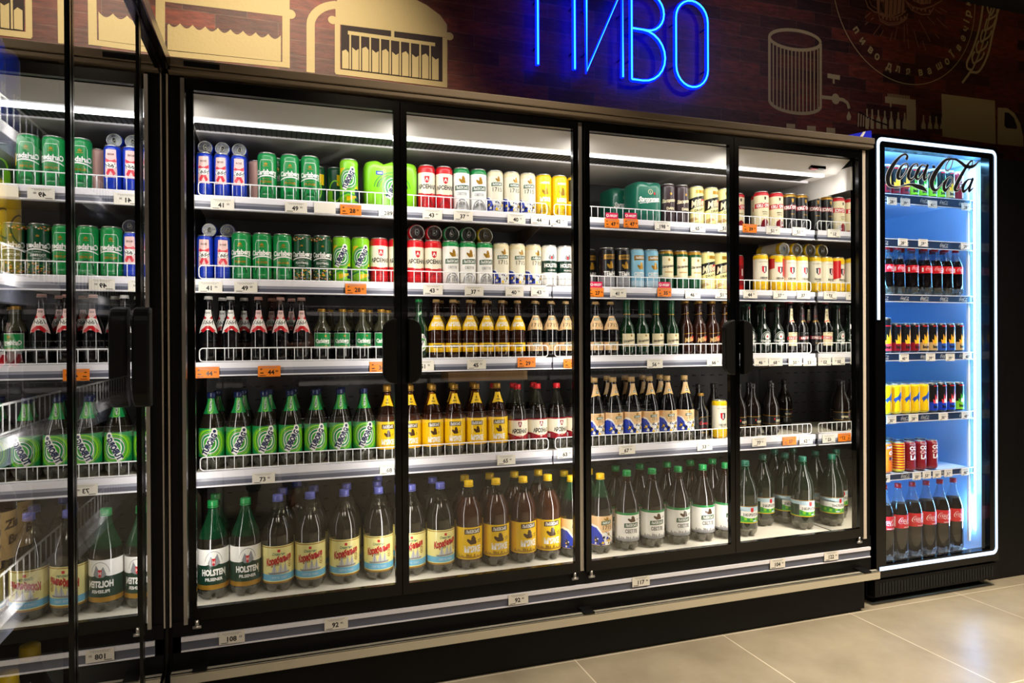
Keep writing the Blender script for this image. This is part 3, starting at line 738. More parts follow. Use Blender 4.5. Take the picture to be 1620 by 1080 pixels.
# ---- cans
def scr(a, t, u, v, h, c, w): a.txt(t, u, v, h, c, .03, .03, .18, w)
def a_rose(a):
    a.poly([(-20, 44), (20, 44), (16, 136), (-16, 136)], 'pink')
    a.poly([(-19, 108), (-4, 100), (4, 100), (17, 108), (17, 96), (0, 92), (-17, 96)], 'rose'); a.poly([(-15, 58), (-4, 78), (4, 78), (15, 58), (8, 50), (0, 66), (-8, 50)], 'rose')
    a.ell(0, 84, 18, 12, 'silver_ink'); a.ell(0, 84, 17, 11, 'white'); a.txt('1664', 0, 84, 14, 'ink', .02, 0, .35, 33); a.txt('ROSÉ', 0, 120, 6, 'brown', .02)
can('rose', 'slim blue and pink can', 'blue', a_rose, .0262, .152)
can('pinkcan', 'plain pale pink slim can', 'blush', lambda a: a.rect(-30, 20, -20, 60, 'white'), .0262, .150)
def crown(a, u, v, s, c): a.poly([(u-s, v), (u+s, v), (u+s*1.2, v+s), (u+s*.5, v+s*.6), (u, v+s*1.5), (u-s*.5, v+s*.6), (u-s*1.2, v+s)], c); a.ell(u, v+s*1.7, s*.25, s*.25, c, 8)
def carls(a, v, w=78, c='white'):
    a.txt('Carlsberg', 0, v, w*.235, 'dgreen', .06, .04, .05, w+3); a.txt('Carlsberg', 0, v, w*.22, c, .045, .04, .05, w)
    a.line([(u, v-w*.17-w*.1*(u/(w*.5))**2+w*.015*u/w*4, (3.2-abs(u)/w*4)*w/60+1.2) for u in [w*(-.5+i/14) for i in range(15)]], None, c)
def a_carl(a):
    a.line([(-22, 25), (-22, 128), (-17, 140), (17, 140), (22, 128), (22, 25)], 1.4, 'white')
    crown(a, 0, 122, 5, 'gold'); a.rect(-9, 117, 9, 119, 'gold'); a.ring(0, 25, 24, 30, 4, 'forest', 18, 0, PI)
    carls(a, 98); a.txt('PREMIUM', 0, 74, 4, 'gold'); a.txt('PILSNER', 0, 64, 8, 'gold', .03, 0, 0, 40); a.txt('UNFILTERED', 0, 20, 3, 'white')
can('carl', 'green can with white script', 'green', a_carl)
def confetti(a, v0, v1, seed, n=90):
    rn = random.Random(seed)
    for _ in range(n):
        u, v, q = rn.uniform(-70, 70), rn.uniform(v0, v1), rn.uniform(2.5, 6); t = rn.uniform(0, 6)
        a.poly([(u+q*math.cos(t+k), v+q*.6*math.sin(t+k)) for k in (0, 1.9, 3.6)], rn.choice(['red', 'orange', 'yellow', 'white', 'green', 'dgreen', 'flame']))
def a_foot(a):
    confetti(a, 8, 42, 3); confetti(a, 146, 158, 4, 50); crown(a, 0, 124, 4, 'gold'); carls(a, 98)
    a.txt('DANISH', 0, 76, 4, 'white'); a.txt('FOOTBALL', 0, 66, 8, 'white', .02, 0, 0, 44); a.txt('PILSNER', 0, 55, 4, 'white')
can('foot', 'dark green can with confetti bands', 'forest', a_foot)
def tub(a, u, v, s, name=True):
    for q, c in ((1.32, 'lime'), (1.24, 'green'), (1.14, 'lime'), (1.06, 'forest'), (1, 'white'), (.93, 'green'), (.72, 'white'), (.62, 'leaf')): a.ell(u, v, s*q*.9, s*q, c, 30)
    a.ell(u, v, s*.62*.9, s*.62, 'leaf')
    r = math.radians(62); cr, sr = math.cos(r), math.sin(r)
    P = [(-1.3, -.34), (1.15, -.34), (1.5, -.14), (1.62, .12), (1.45, .44), (1.1, .38), (-1.3, .34)]
    a.poly([(u+s*(x*cr-y*sr)*.9, v+s*(x*sr+y*cr)) for x, y in P], 'white')
    a.txt('TUBORG', u+s*-.04, v-s*.05, s*.54, 'navy', .06, r, 0, s*2.25)
    a.ell(u+s*1.34*cr*.9-s*.1, v+s*1.34*sr, s*.16, s*.16, 'navy', 12)
    a.txt('GREEN', u+s*.33*.9, v-s*.18, s*.13, 'dgreen', .02, r)
def a_tubc(a):
    a.rect(-36, 104, -14, 134, 'yellow'); a.rect(18, 60, 40, 70, 'yellow'); a.rect(24, 14, 50, 58, 'navy'); a.line([(-40, 30), (0, 44), (40, 24)], 6, 'green'); a.poly([(-6, 12), (30, 26), (30, 34), (-8, 30)], 'yellow'); tub(a, 0, 92, 31)
can('tubc', 'lime green can with slanted lettering', 'lime', a_tubc)
def a_gy(a): a.rect(6, 80, 34, 120, 'yellow'); a.ring(0, 60, 24, 40, 5, 'lime'); a.rect(-30, 20, -10, 60, 'lime')
can('grny', 'dark green and yellow can', 'forest', a_gy, .0328, .15)
def a_ars(a):
    a.poly([(-10, 124), (10, 124), (8, 104), (0, 98), (-8, 104)], 'red'); a.txt('А', 0, 113, 12, 'white', .04)
    a.txt('АРСЕНАЛ', 0, 85, 15, 'ink', .04, 0, 0, 76); a.poly([(-50, 62), (-18, 60), (0, 52), (18, 60), (50, 62), (50, 48), (-50, 48)], 'red')
    a.ring(0, 14, 22, 26, 4, 'wine', 16, 0, PI); a.txt('МІЦНЕ', 0, 40, 6, 'wine')
can('ars', 'red and cream can', 'red', a_ars, bands=((.34, .82, 'paper'),))
def a_svit(a):
    lion(a, 2, 106, 30, 30, 'gold', 'white'); lviv(a, 0, 90, 58, 17); a.txt('СВІТЛЕ', 0, 66, 9, 'grey', .02, 0, 0, 38)
    a.ring(0, 8, 27, 38, 4, 'grey', 18, 0, PI); a.ring(0, 8, 18, 28, 2, 'grey', 18, 0, PI)
    for i in range(-3, 4): a.rect(i*6-2, 12, i*6+1, 26+6*(i % 3), 'grey')
can('svit', 'white can with green shoulder', 'white', a_svit, bands=((.87, 1.1, 'green'),))
def battle(a, v0, v1, seed=5, W=48):
    a.poly([(-W*2, v0), (W*2, v0), (W*2, v1-4), (W, v1+8), (W*.5, v1-3), (-W*.3, v1-8), (-W*.6, v1+10), (-W, v1+16), (-W*2, v1)], 'white')
    a.poly([(-W*2, v0), (-W*.1, v0), (-W*.35, v1-12), (-W*.7, v1+6), (-W*1.1, v1+10), (-W*2, v1-6)], 'blue'); rn = random.Random(seed)
    for _ in range(34):
        u, v, q = rn.uniform(-W*.9, W), rn.uniform(v0+2, v1-8), rn.uniform(2, 6)
        a.poly([(u-q, v-q*.7), (u+q*.8, v-q), (u+q, v+q*.4), (u-q*.2, v+q)], rn.choice(['yellow', 'ink', 'navy', 'blue', 'tan', 'white']))
    a.line([(-W*.1, v1-4), (W*.8, v0+6)], 1.5, 'ink')
def a_1715(a):
    battle(a, 10, 52); lion(a, 4, 122, 22, 22, 'brass'); lviv(a, 0, 112, 44, 13); a.txt('1715', 0, 92, 17, 'ink', .0, 0, 0, 38)
can('y1715', 'cream can with blue battle scene', 'paper', a_1715, bands=((.86, 1.1, 'cream'),))
def a_myak(a):
    a.txt('ЛЬВІВСЬКЕ', 0, 132, 8, 'white', .04, .03, .1, 40); lion(a, 0, 84, 30, 34, 'brass'); a.txt("М'ЯКЕ", 0, 66, 16, 'white', .05, 0, 0, 46)
    a.ring(0, 10, 24, 34, 3, 'brass', 18, 0, PI)
    for i in range(-3, 4): a.rect(i*6-2, 12, i*6+1, 24+6*(i % 3), 'brass')
can('myakc', 'bright yellow can with gold lion', 'yellow', a_myak)
def a_craft(a): a.rect(-45, 66, 45, 154, 'black'); a.poly([(-12, 130), (12, 130), (8, 100), (0, 92), (-8, 100)], 'gold'); a.txt('CRAFT', 0, 80, 8, 'gold', .03)
can('craft', 'yellow and black can with gold shield', 'yellow', a_craft)
def staro(a, v, w, c='white'): a.txt('Staropramen', 0, v, w*.19, c, .03, .1, .4, w); a.line([(-w*.5, v-w*.16), (-w*.2, v-w*.13), (w*.5, v-w*.02)], 1.2, c)
def a_stard(a): staro(a, 98, 78, 'cream'); a.ell(0, 124, 5, 5, 'gold'); a.txt('DARK', 0, 62, 11, 'cream', .03); a.ring(0, 10, 22, 34, 3, 'black', 16, 0, PI)
can('stard', 'dark brown can with pale script', 'choco', a_stard)
def miller(a, v, w): 
    a.poly([(-w*.6, v-w*.36), (w*.6, v-w*.05), (w*.6, v+w*.45), (-w*.6, v+w*.2)], 'black'); a.poly([(-w*.1, v+w*.12), (w*.55, v+w*.26), (w*.55, v-w*.05), (w*.1, v-w*.14)], 'red')
    a.txt('Miller', 0, v+w*.03, w*.34, 'cream', .03, .2, .3, w*.85); a.txt('GENUINE', 0, v-w*.22, w*.1, 'cream', .03, .18); a.txt('DRAFT', 0, v-w*.36, w*.12, 'ink', .03, .18)
def a_mil(a): a.poly([(-60, 20), (60, 60), (60, 44), (-60, 4)], 'tan'); a.rect(-14, 135, 60, 150, 'gold'); miller(a, 94, 86); a.poly([(-30, 40), (30, 50), (10, 12)], 'cream')
can('mil', 'pale gold and black slashed can', 'pale', a_mil)
def krus(a, v, w, c='red'): a.poly([(-w*.6, v-w*.12), (w*.6, v-w*.05), (w*.6, v+w*.2), (-w*.6, v+w*.13)], c); a.txt('KRUŠOVICE', 0, v+w*.04, w*.17, 'white', .04, .05, 0, w*.95)
def a_krus(a): krus(a, 100, 84); a.poly([(-5, 142), (5, 142), (4, 130), (0, 127), (-4, 130)], 'brown'); a.txt('IMPERIAL', 0, 74, 5, 'brown', .02); a.txt('SVĚTLÉ', 0, 64, 5, 'brown', .02); a.poly([(-20, 10), (20, 10), (14, 34), (0, 44), (-14, 34)], 'wine'); a.poly([(8, 14), (30, 14), (22, 40)], 'white')
can('krus', 'cream can with red rim', 'cream', a_krus, bands=((.88, 1.1, 'red'), (0, .08, 'wine')))
def a_krusb(a): krus(a, 100, 84, 'wine'); a.poly([(-6, 142), (6, 142), (4, 128), (0, 124), (-4, 128)], 'gold'); a.txt('ČERNÉ', 0, 72, 5, 'gold', .02); a.ring(0, 10, 20, 34, 3, 'grey', 16, 0, PI)
can('krusb', 'black can with gold rim', 'black', a_krusb, bands=((.9, 1.1, 'gold'),))
def a_temn(c):
    def f(a): a.poly([(-30, 118), (30, 121), (30, 141), (-30, 138)], 'brass'); a.txt('ЛЬВІВСЬКЕ', 0, 130, 9, 'ink' if c else 'white', .03, .03, .1, 48); lion(a, 0, 80, 34, 32, 'gold'); a.txt('ТЕМНЕ' if c else 'СВІТЛЕ', 0, 60, 16, 'white', .04, 0, 0, 60)
    return f
can('temn', 'black can with gold lion', 'black', a_temn(1), bands=((0, .3, 'grey'),))
can('icec', 'light blue can with gold lion', 'aqua', a_temn(0), bands=((0, .2, 'ice'),))
def a_starg(a): a.rect(-30, 60, 30, 140, 'cream'); a.ell(0, 126, 5, 6, 'brass'); staro(a, 100, 58, 'ink'); a.rect(-20, 70, 20, 76, 'tan')
can('starg', 'dark green can with cream label', 'forest', a_starg, bands=((.3, .36, 'cream'), (.9, 1.1, 'gold')))
def a_one(a):
    a.poly([(-14, 114), (14, 114), (13, 90), (0, 78), (-13, 90)], 'silver_ink'); a.poly([(-12, 112), (0, 112), (0, 80), (-11, 91)], 'red'); a.poly([(0, 112), (12, 112), (11, 91), (0, 80)], 'choco'); a.txt('1', 0, 98, 19, 'white', .05)
    a.txt('ПЕРША ПРИВАТНА', 0, 132, 4, 'brown'); a.txt('СВІЖИЙ', 0, 60, 8, 'ink', .04, 0, 0, 38); a.txt('РОЗЛИВ', 0, 51, 4, 'ink'); a.ring(0, 8, 20, 24, 2, 'tan', 16, 0, PI)
can('one', 'yellow and cream can with shield', 'yellow', a_one, bands=((.26, .86, 'paper'),))
def a_oner(a): a_one(a); a.poly([(12, 70), (50, 62), (50, 150), (12, 150)], 'red'); a.poly([(-60, 100), (-26, 106), (-26, 150), (-60, 150)], 'red')
can('oner', 'yellow and red can with shield', 'yellow', a_oner, bands=((.26, .80, 'paper'),))
def a_wred(a): a.rect(-40, 30, 30, 120, 'wine'); a.txt('1', 4, 90, 30, 'white', .04)
can('wred', 'wine red can', 'red', a_wred)
def a_hol(a):
    a.ring(0, 122, 20, 20, 1, 'grey', 20, .2, PI-.2); a.poly([(-14, 116), (-6, 130), (0, 122), (8, 134), (15, 116), (6, 108), (-8, 108)], 'grey'); a.poly([(-4, 122), (4, 122), (3, 112), (0, 109), (-3, 112)], 'red')
    a.txt('HOLSTEN', 0, 86, 15, 'white', .05, 0, 0, 62); a.txt('PILSENER', 0, 66, 6, 'white', .02); a.rect(-60, 30, 60, 34, 'silver_ink')
can('hol', 'white can with dark green band', 'white', a_hol, bands=((.34, .62, 'dgreen'),))
can('redc', 'orange red can at the shelf end', 'red', lambda a: a.rect(-40, 60, 40, 110, 'orange'))
# multipacks
def pack(k, look, cols, rows, base, art, r=.033, h=.168):
    mb = MB(); n = 64; W = (cols-1)*r; D_ = (rows-1)*r
    def outline(z, sc, dip):
        P = []
        for i in range(n):
            t = 2*PI*i/n; x = math.copysign(min(abs(math.cos(t))**.45, 1), math.cos(t))*(W+r); y = math.copysign(min(abs(math.sin(t))**.45, 1), math.sin(t))*(D_+r)
            zz = z-dip*(.5-.5*math.cos(PI*min(max(x+W, 0), 2*W)/r))
            P.append((x*sc, y*sc, zz))
        return P
    rings = [outline(.002, .93, 0), outline(.012, .99, 0), outline(h*.5, 1, 0), outline(h-.026, 1, .003), outline(h-.012, .985, .007), outline(h-.004, .95, .010), outline(h, .88, .011)]
    vs = [p for R_ in rings for p in R_]; fs = [(i*n+j, i*n+(j+1) % n, (i+1)*n+(j+1) % n, (i+1)*n+j) for i in range(len(rings)-1) for j in range(n)]
    mb.add(vs, fs, ink(base), True); mb.add(rings[-1], [tuple(range(n))], ink(base))
    a = Art(); art(a)
    # print lies on the flat front of the wrap
    a.place(mb, lambda u, v, o: (u, -(D_+r)*(1-.0)*(max(0, 1-(abs(u)/(W+r))**4.44))**.225-o-.0006, v), .008, (h-.028,))
    kind(k, look, 'pack', W+r, [('shrink_wrap', mb.mesh('shrink_wrap'), None)])
def a_ptub(a):
    a.rect(-60, 116, -34, 130, 'blue'); a.txt('1880', -47, 123, 7, 'white', .03)
    for q, c in ((68, 'green'), (64, 'lime'), (58, 'navy'), (55, 'lime'), (52, 'green'), (49, 'lime')): a.ring(0, 66, q, q*.9, 2.4, c, 34, .1, PI-.1)
    tub(a, 4, 72, 36)
pack('ptub', 'lime green shrink wrapped multipack', 3, 2, 'lime', a_ptub)
def a_pst(a): a.txt('Staropramen', -4, 96, 22, 'white', .04, .06, .3, 96); a.line([(-50, 76), (46, 88)], 2.4, 'white'); a.line([(-60, 146), (60, 146)], 1.2, 'green'); a.ell(0, 126, 11, 11, 'cream'); a.ell(0, 126, 9, 9, 'teal'); a.txt('S', 0, 126, 10, 'cream'); a.rect(16, 114, 24, 124, 'red')
pack('pst', 'dark green shrink wrapped multipack', 2, 2, 'teal', a_pst)
# ---- glass bottles
def crowncap(c): return dict(cap=c, capr=.0135, caph=.007)
def l_rose_neck(col):
    def f(a):
        a.poly([(-26, 108), (-8, 118), (8, 118), (26, 108), (20, 136), (16, 176), (-16, 176), (-20, 136)], col)
        a.txt('ROSÉ' if col == 'pink' else 'BLANC', 0, 168, 6, 'ink', .02); a.poly([(-18, 160), (-3, 150), (3, 150), (18, 160), (18, 150), (0, 146), (-18, 150)], 'red'); a.poly([(-20, 116), (-3, 132), (3, 132), (20, 116), (12, 111), (0, 122), (-12, 111)], 'red')
        a.ell(0, 141, 20, 11, 'white'); a.txt('1664', 0, 141, 13, 'ink', .02, 0, .35, 32)
    return f
for kk, cc, lk in (('brose', 'pink', 'dark bottle with pink neck label'), ('bblanc', 'white', 'dark bottle with white neck label')):
    bottle(kk, lk, .0305, .225, .10, .175, .0135, mono('glass_dark'), [('neck_label', l_rose_neck(cc))], p=1.05, stretch={'neck_label': (108, 96, 1.2, 1.35)}, **crowncap('blush' if cc == 'pink' else 'white'))
def l_carl(a): a.rect(-33, 42, 33, 98, 'white'); a.rect(-31.5, 43.5, 31.5, 96.5, 'green'); crown(a, 10, 84, 4, 'gold'); a.txt('Carlsberg', 0, 70, 13, 'white', .05, .03, .05, 52); a.line([(-20, 60), (0, 63), (24, 58)], 1.6, 'white'); a.txt('PILSNER', 8, 50, 5, 'gold', .02)
bottle('bcarl', 'olive glass bottle with green label', .0325, .185, .105, .15, .0135, lambda z: 'glass_olive' if z > .1 else 'glass_dark', [('label', l_carl)], **crowncap('gold'))
def l_tubn(a): a.ell(0, 60, 22, 34, 'white'); a.txt('TUBORG', 0, 60, 12, 'navy', .04, 1.1, 0, 60); a.ring(4, 56, 16, 20, 4, 'leaf', 20)
bottle('btubx', 'dark bottle with round white and green label', .0325, .225, .11, .175, .0135, mono('glass_green'), [('label', l_tubn), ('neck_label', lambda a: (a.poly([(-18, 160), (18, 168), (18, 182), (-18, 174)], 'green'), a.txt('TUBORG', 0, 171, 8, 'white', .03, .2, 0, 30)))], **crowncap('green'))
def l_myn(a):
    a.poly([(-34, 108), (-14, 112), (14, 112), (34, 108), (24, 140), (18, 162), (-18, 162), (-24, 140)], 'yellow'); a.txt('ЛЬВІВСЬКЕ', 0, 152, 5.5, 'white', .04, 0, 0, 30); a.txt("М'ЯКЕ", 0, 132, 14, 'white', .05, 0, 0, 40); a.line([(-30, 112), (0, 117), (30, 112)], 3, 'yolk')
def l_my2(a): a.rect(-95, 24, 95, 58, 'yellow'); a.rect(-18, 40, 18, 52, 'brown'); a.txt('ЛЬВІВСЬКЕ', 0, 46, 6, 'white', .03, 0, 0, 32); a.rect(-30, 26, 30, 30, 'yolk')
bottle('bmy', 'brown bottle with yellow neck label', .0315, .225, .112, .18, .0135, mono('glass_amber'), [('neck_label', l_myn), ('label', l_my2)], p=1.05, stretch={'neck_label': (108, 104, 1.1, 1.35)}, **crowncap('tan'))
def l_15n(a): a.poly([(-34, 108), (-14, 113), (14, 113), (34, 108), (24, 140), (18, 164), (-18, 164), (-24, 140)], 'peach'); lviv(a, 0, 152, 26, 8); a.txt('1715', 0, 130, 14, 'ink', .0, 0, 0, 34)
def l_15b(a): a.rect(-95, 24, 95, 58, 'peach'); lviv(a, 0, 52, 30, 7); a.txt('1715', 6, 38, 13, 'ink', 0, 0, 0, 30)
bottle('b15', 'dark bottle with cream neck label', .0315, .225, .112, .18, .0135, mono('glass_dark'), [('neck_label', l_15n), ('label', l_15b)], p=1.05, stretch={'neck_label': (108, 104, 1.1, 1.35)}, **crowncap('tan'))
def l_st(a): a.rect(-32, 38, 32, 92, 'cream'); staro(a, 64, 52, 'ink'); a.ell(8, 84, 4, 5, 'brass'); a.rect(-26, 41, 26, 45, 'brass')
bottle('bstar', 'green bottle with cream script label', .0315, .235, .105, .165, .0130, lambda z: 'glass_green', [('label', l_st), ('neck_foil', lambda a: (a.rect(-60, 176, 60, 222, 'forest'), a.txt('S', 0, 200, 10, 'gold', 0), a.rect(-60, 172, 60, 176, 'gold')))], **crowncap('forest'))
def l_mb(a): a.line([(-30, 90), (30, 96)], 1.5, 'gold'); a.line([(-32, 40), (30, 52)], 1.5, 'gold'); a.poly([(-4, 74), (30, 84), (30, 62), (6, 58)], 'red'); a.txt('Miller', 0, 68, 20, 'tan', .03, .2, .3, 52)
bottle('bmil', 'brown bottle with gold script', .031, .235, .112, .172, .0125, mono('glass_amber'), [('label', l_mb), ('neck_label', lambda a: (a.rect(-8, 180, 14, 184, 'gold'), a.rect(-60, 176, 60, 178, 'gold')))], **crowncap('brass'))
def l_hei(a):
    a.ell(0, 68, 27, 33, 'silver_ink'); a.ell(0, 68, 25, 31, 'dgreen'); a.ring(0, 70, 20, 24, 2, 'white', 24, 0, PI); a.ell(0, 76, 12, 14, 'white')
    a.poly([(8*math.sin(k*PI/5)*(1 if k % 2 == 0 else .42), 77+8*math.cos(k*PI/5)*(1 if k % 2 == 0 else .42)) for k in range(10)], 'red')
    a.rect(-36, 54, 36, 64, 'dgreen'); a.txt('Heineken', 0, 59, 9.5, 'white', .05, 0, 0, 58); a.rect(-10, 40, 10, 52, 'white')
bottle('bhei', 'black green bottle with red star', .0325, .225, .095, .150, .0125, mono('beer_green'), [('label', l_hei), ('neck_strip', lambda a: (a.rect(-3, 160, 3, 200, 'white'), a.ell(0, 204, 5, 5, 'red', 10)))], **crowncap('dgreen'))
def l_kb(col):
    def f(a): a.rect(-30, 34, 30, 96, col); a.ring(0, 88, 12, 6, 2, 'brown' if col == 'cream' else 'grey', 14, 0, PI); krus(a, 68, 60, 'red' if col == 'cream' else 'wine'); a.txt('SVĚTLÉ' if col == 'cream' else 'ČERNÉ', 0, 46, 6, 'brown' if col == 'cream' else 'tan', .02)
    return f
def l_kn(col): return lambda a: (a.poly([(-26, 142), (26, 142), (17, 205), (-17, 205)], col), a.line([(-26, 144), (0, 150), (26, 144)], 5, 'red' if col == 'cream' else 'gold'), a.txt('MCMLXXXVI', 0, 190, 4, 'brown'), a.txt('1581', 0, 176, 8, 'brown', .02) if col == 'cream' else a.rect(-20, 170, 20, 174, 'wine'))
bottle('bkr', 'dark bottle with cream and red labels', .0315, .24, .112, .168, .0135, mono('glass_dark'), [('label', l_kb('cream')), ('neck_label', l_kn('cream'))], **crowncap('wine'))
bottle('bkb', 'dark bottle with black and red labels', .0315, .24, .112, .168, .0135, mono('glass_dark'), [('label', l_kb('black')), ('neck_label', l_kn('choco'))], **crowncap('choco'))
# ---- plastic bottles
def l_tub1(a): 
    a.rect(-132, 46, 132, 116, 'green')
    for q, c in ((43, 'lime'), (41, 'green'), (38, 'lime'), (35.5, 'forest'), (34, 'lime')): a.ell(0, 80, q, min(q, 34.5), c, 34)
    tub(a, 0, 79, 25)
def l_tub2(a):
    a.poly([(-60, 150), (60, 150), (44, 206), (-44, 206)], 'green'); a.ell(0, 178, 27, 27, 'lime'); a.ell(0, 178, 24, 24, 'green'); tub(a, 0, 178, 15)
FILL = lambda liq, clear, zf, pz=.03, pb='pet_base': (lambda z: pb if z < pz else (liq if z < zf else clear))
bottle('ptubb', 'plastic bottle with bright green label', .042, .262, 0.128, 0.246, .0135, FILL('beer_olive', 'pet_clear', .20), [('label', l_tub1), ('neck_label', l_tub2)], cap='navy', petal=True, p=1.0, stretch={'label': (46, 44, 1.4, 1.35), 'neck_label': (150, 190, 0.98, 0.8)})
def l_my1(a):
    a.rect(-135, 48, 135, 116, 'yellow'); a.rect(-20, 98, 20, 109, 'brown'); a.txt('ЛЬВІВСЬКЕ', 0, 103.5, 7, 'white', .03, .03, .1, 34); lion(a, 0, 78, 24, 18, 'brown'); a.txt("М'ЯКЕ", 0, 66, 12, 'white', .05, 0, 0, 42); skyline(a, 49, 'yolk', 48)
def skyline(a, v, c, W):
    rn = random.Random(9); u = -W
    while u < W: w = rn.uniform(2, 5); a.rect(u, v, u+w*.7, v+rn.uniform(3, 12), c); u += w
def l_my1n(a): a.poly([(-48, 178), (0, 184), (48, 178), (34, 222), (-34, 222)], 'yellow'); lion(a, 0, 200, 16, 13, 'brown'); a.txt('ЛЬВІВСЬКЕ', 0, 193, 6.5, 'ink', .04, 0, 0, 32)
bottle('pmy', 'brown plastic bottle with yellow labels', .042, .268, 0.13, 0.25, .0135, FILL('beer_amber', 'pet_amber', .16), [('label', l_my1), ('neck_label', l_my1n)], cap='brass', petal=True, p=1.0, stretch={'label': (48, 36, 1.5, 1.15), 'neck_label': (178, 192, 0.95, 0.85)})
def l_ar(a):
    a.rect(-130, 48, 130, 112, 'wine'); a.poly([(-130, 70), (-36, 68), (0, 58), (36, 68), (130, 70), (130, 108), (-130, 108)], 'paper'); a.poly([(-7, 104), (7, 104), (6, 92), (0, 87), (-6, 92)], 'wine'); a.txt('А', 0, 97, 10, 'white', .03); a.txt('АРСЕНАЛ', 0, 76, 12, 'ink', .05, 0, 0, 58)
    a.ring(0, 48, 26, 14, 2, 'red', 14, 0, PI); a.rect(-62, 50, -44, 62, 'white')
bottle('par', 'plastic bottle with cream and red label', .041, .262, 0.128, 0.235, .0135, FILL('beer_dark', 'pet_clear', .175), [('label', l_ar)], cap='red', petal=True, p=1.1, stretch={'label': (48, 42, 1.3, 1.12)})
def l_17(a): a.rect(-132, 44, 132, 118, 'peach'); battle(a, 45, 84, 5, 42); lion(a, 0, 108, 14, 9, 'brass'); lviv(a, 0, 102, 26, 8); a.txt('1715', 4, 91, 10, 'ink', 0, 0, 0, 22)
def l_17n(a): a.poly([(-50, 178), (0, 186), (50, 178), (34, 228), (-34, 228)], 'peach'); a.line([(-46, 181), (0, 188), (46, 181)], 2, 'yellow'); lion(a, 6, 204, 16, 11, 'brass'); lviv(a, 6, 197, 28, 9)
bottle('p17', 'dark plastic bottle with cream and blue label', .042, .28, 0.13, 0.262, .0135, FILL('glass_dark', 'beer_dark', .2), [('label', l_17), ('neck_label', l_17n)], cap='tan', petal=True, p=1.0, stretch={'label': (44, 42, 1.24, 1.1), 'neck_label': (178, 199, 1.05, 0.9)})
def l_red(a): a.poly([(-24, 40), (24, 40), (24, 90), (16, 100), (-16, 100), (-24, 90)], 'black'); a.line([(-24, 88), (-14, 99), (14, 99), (24, 88)], 1.5, 'brass'); a.txt('Čarnyj', 0, 72, 11, 'red', .02, .05, .3, 40); a.rect(-14, 46, 14, 50, 'wine'); a.rect(-24, 30, 24, 32, 'brass')
bottle('bred', 'black glass bottle with red script', .032, .20, .115, .165, .0135, mono('glass_dark'), [('label', l_red)], **crowncap('brass'))
def l_dk(a): a.rect(-120, 52, 120, 88, 'black'); a.rect(-120, 87, 120, 89.5, 'brass'); a.rect(-120, 51, 120, 53, 'brass'); a.txt('ПОРТЕР', 10, 66, 9, 'cream', .03, 0, 0, 34); a.rect(-16, 70, -12, 78, 'red')
bottle('pdk', 'dark brown plastic bottle with black label', .037, .235, 0.115, 0.2, .0135, mono('beer_dark'), [('label', l_dk)], cap='ink', petal=True, p=1.1)
def l_ho(a):
    a.rect(-170, 56, 170, 142, 'white'); a.rect(-170, 66, 170, 108, 'dgreen'); a.rect(-170, 56, 170, 66, 'gold'); a.poly([(-170, 108), (-22, 108), (0, 114), (22, 108), (170, 108), (170, 100), (-170, 100)], 'dgreen')
    a.ring(0, 114, 24, 24, 1.2, 'grey', 20, .1, PI-.1); a.poly([(-16, 112), (-8, 128), (0, 118), (10, 132), (18, 112), (6, 106), (-8, 106)], 'grey'); a.poly([(-5, 122), (5, 122), (4, 110), (0, 106), (-4, 110)], 'red'); a.txt('H', 0, 115, 7, 'white', .02); a.txt('HOLSTEN', 0, 93, 13, 'white', .05, 0, 0, 66); a.txt('PILSENER', 0, 78, 6.5, 'white', .03, 0, 0, 48)
bottle('pho', 'large plastic bottle with dark green banded label', .050, .325, 0.175, 0.305, .0155, FILL('beer_olive', 'pet_green', .20), [('label', l_ho)], cap='green', capr=.0172, caph=.019, petal=True, p=1.0, stretch={'label': (56, 38, 1.55, 1.15)})
def l_ko(a):
    a.rect(-172, 60, 172, 144, 'pale'); a.rect(-172, 66, 172, 80, 'sky'); a.rect(-172, 60, 172, 64, 'brass'); a.rect(-172, 140, 172, 142, 'brass'); a.rect(-4, 130, 4, 136, 'red'); a.txt('Славутич', 0, 126, 6, 'teal', .02, 0, .3)
    a.txt('Корабельне', 0, 113, 15, 'wine', .06, .16, .15, 80); a.txt('Корабельне', .6, 113.6, 14.5, 'red', .03, .16, .15, 79); a.txt('СТАРОЕ', -10, 101, 4, 'brown', .02, .16)
    a.poly([(-34, 84), (34, 86), (30, 82), (-28, 80)], 'grey'); 
    for x in (-14, 4, 18): a.poly([(x-8, 85), (x+8, 85), (x+1, 106)], 'silver_ink'); a.line([(x, 84), (x+1, 108)], .8, 'brown')
    a.ring(34, 104, 6, 6, 1.4, 'brass', 14); a.line([(34, 94), (34, 114)], 1.4, 'brass'); a.line([(27, 98), (34, 93), (41, 98)], 1.4, 'brass'); a.txt('СВІТЛЕ ПИВО', 0, 73, 5, 'ice', .03)
bottle('pko', 'large plastic bottle with pale yellow label', .0525, .328, 0.185, 0.308, .0155, FILL('beer_olive', 'pet_clear', .25), [('label', l_ko)], cap='lilac', capr=.0172, caph=.019, petal=True, p=1.15, stretch={'label': (60, 34, 1.52, 1.12)})
def l_my3(a):
    a.rect(-168, 60, 168, 142, 'yellow'); a.poly([(-26, 124), (26, 126), (26, 139), (-26, 137)], 'brown'); a.txt('ЛЬВІВСЬКЕ', 0, 131.5, 8, 'white', .03, .03, .1, 44); lion(a, -2, 98, 34, 24, 'brown'); a.ring(24, 106, 4, 5, 1.5, 'brown', 12, -2, 3); a.txt("М'ЯКЕ", 0, 86, 15, 'white', .05, 0, 0, 54); skyline(a, 63, 'brass', 50)
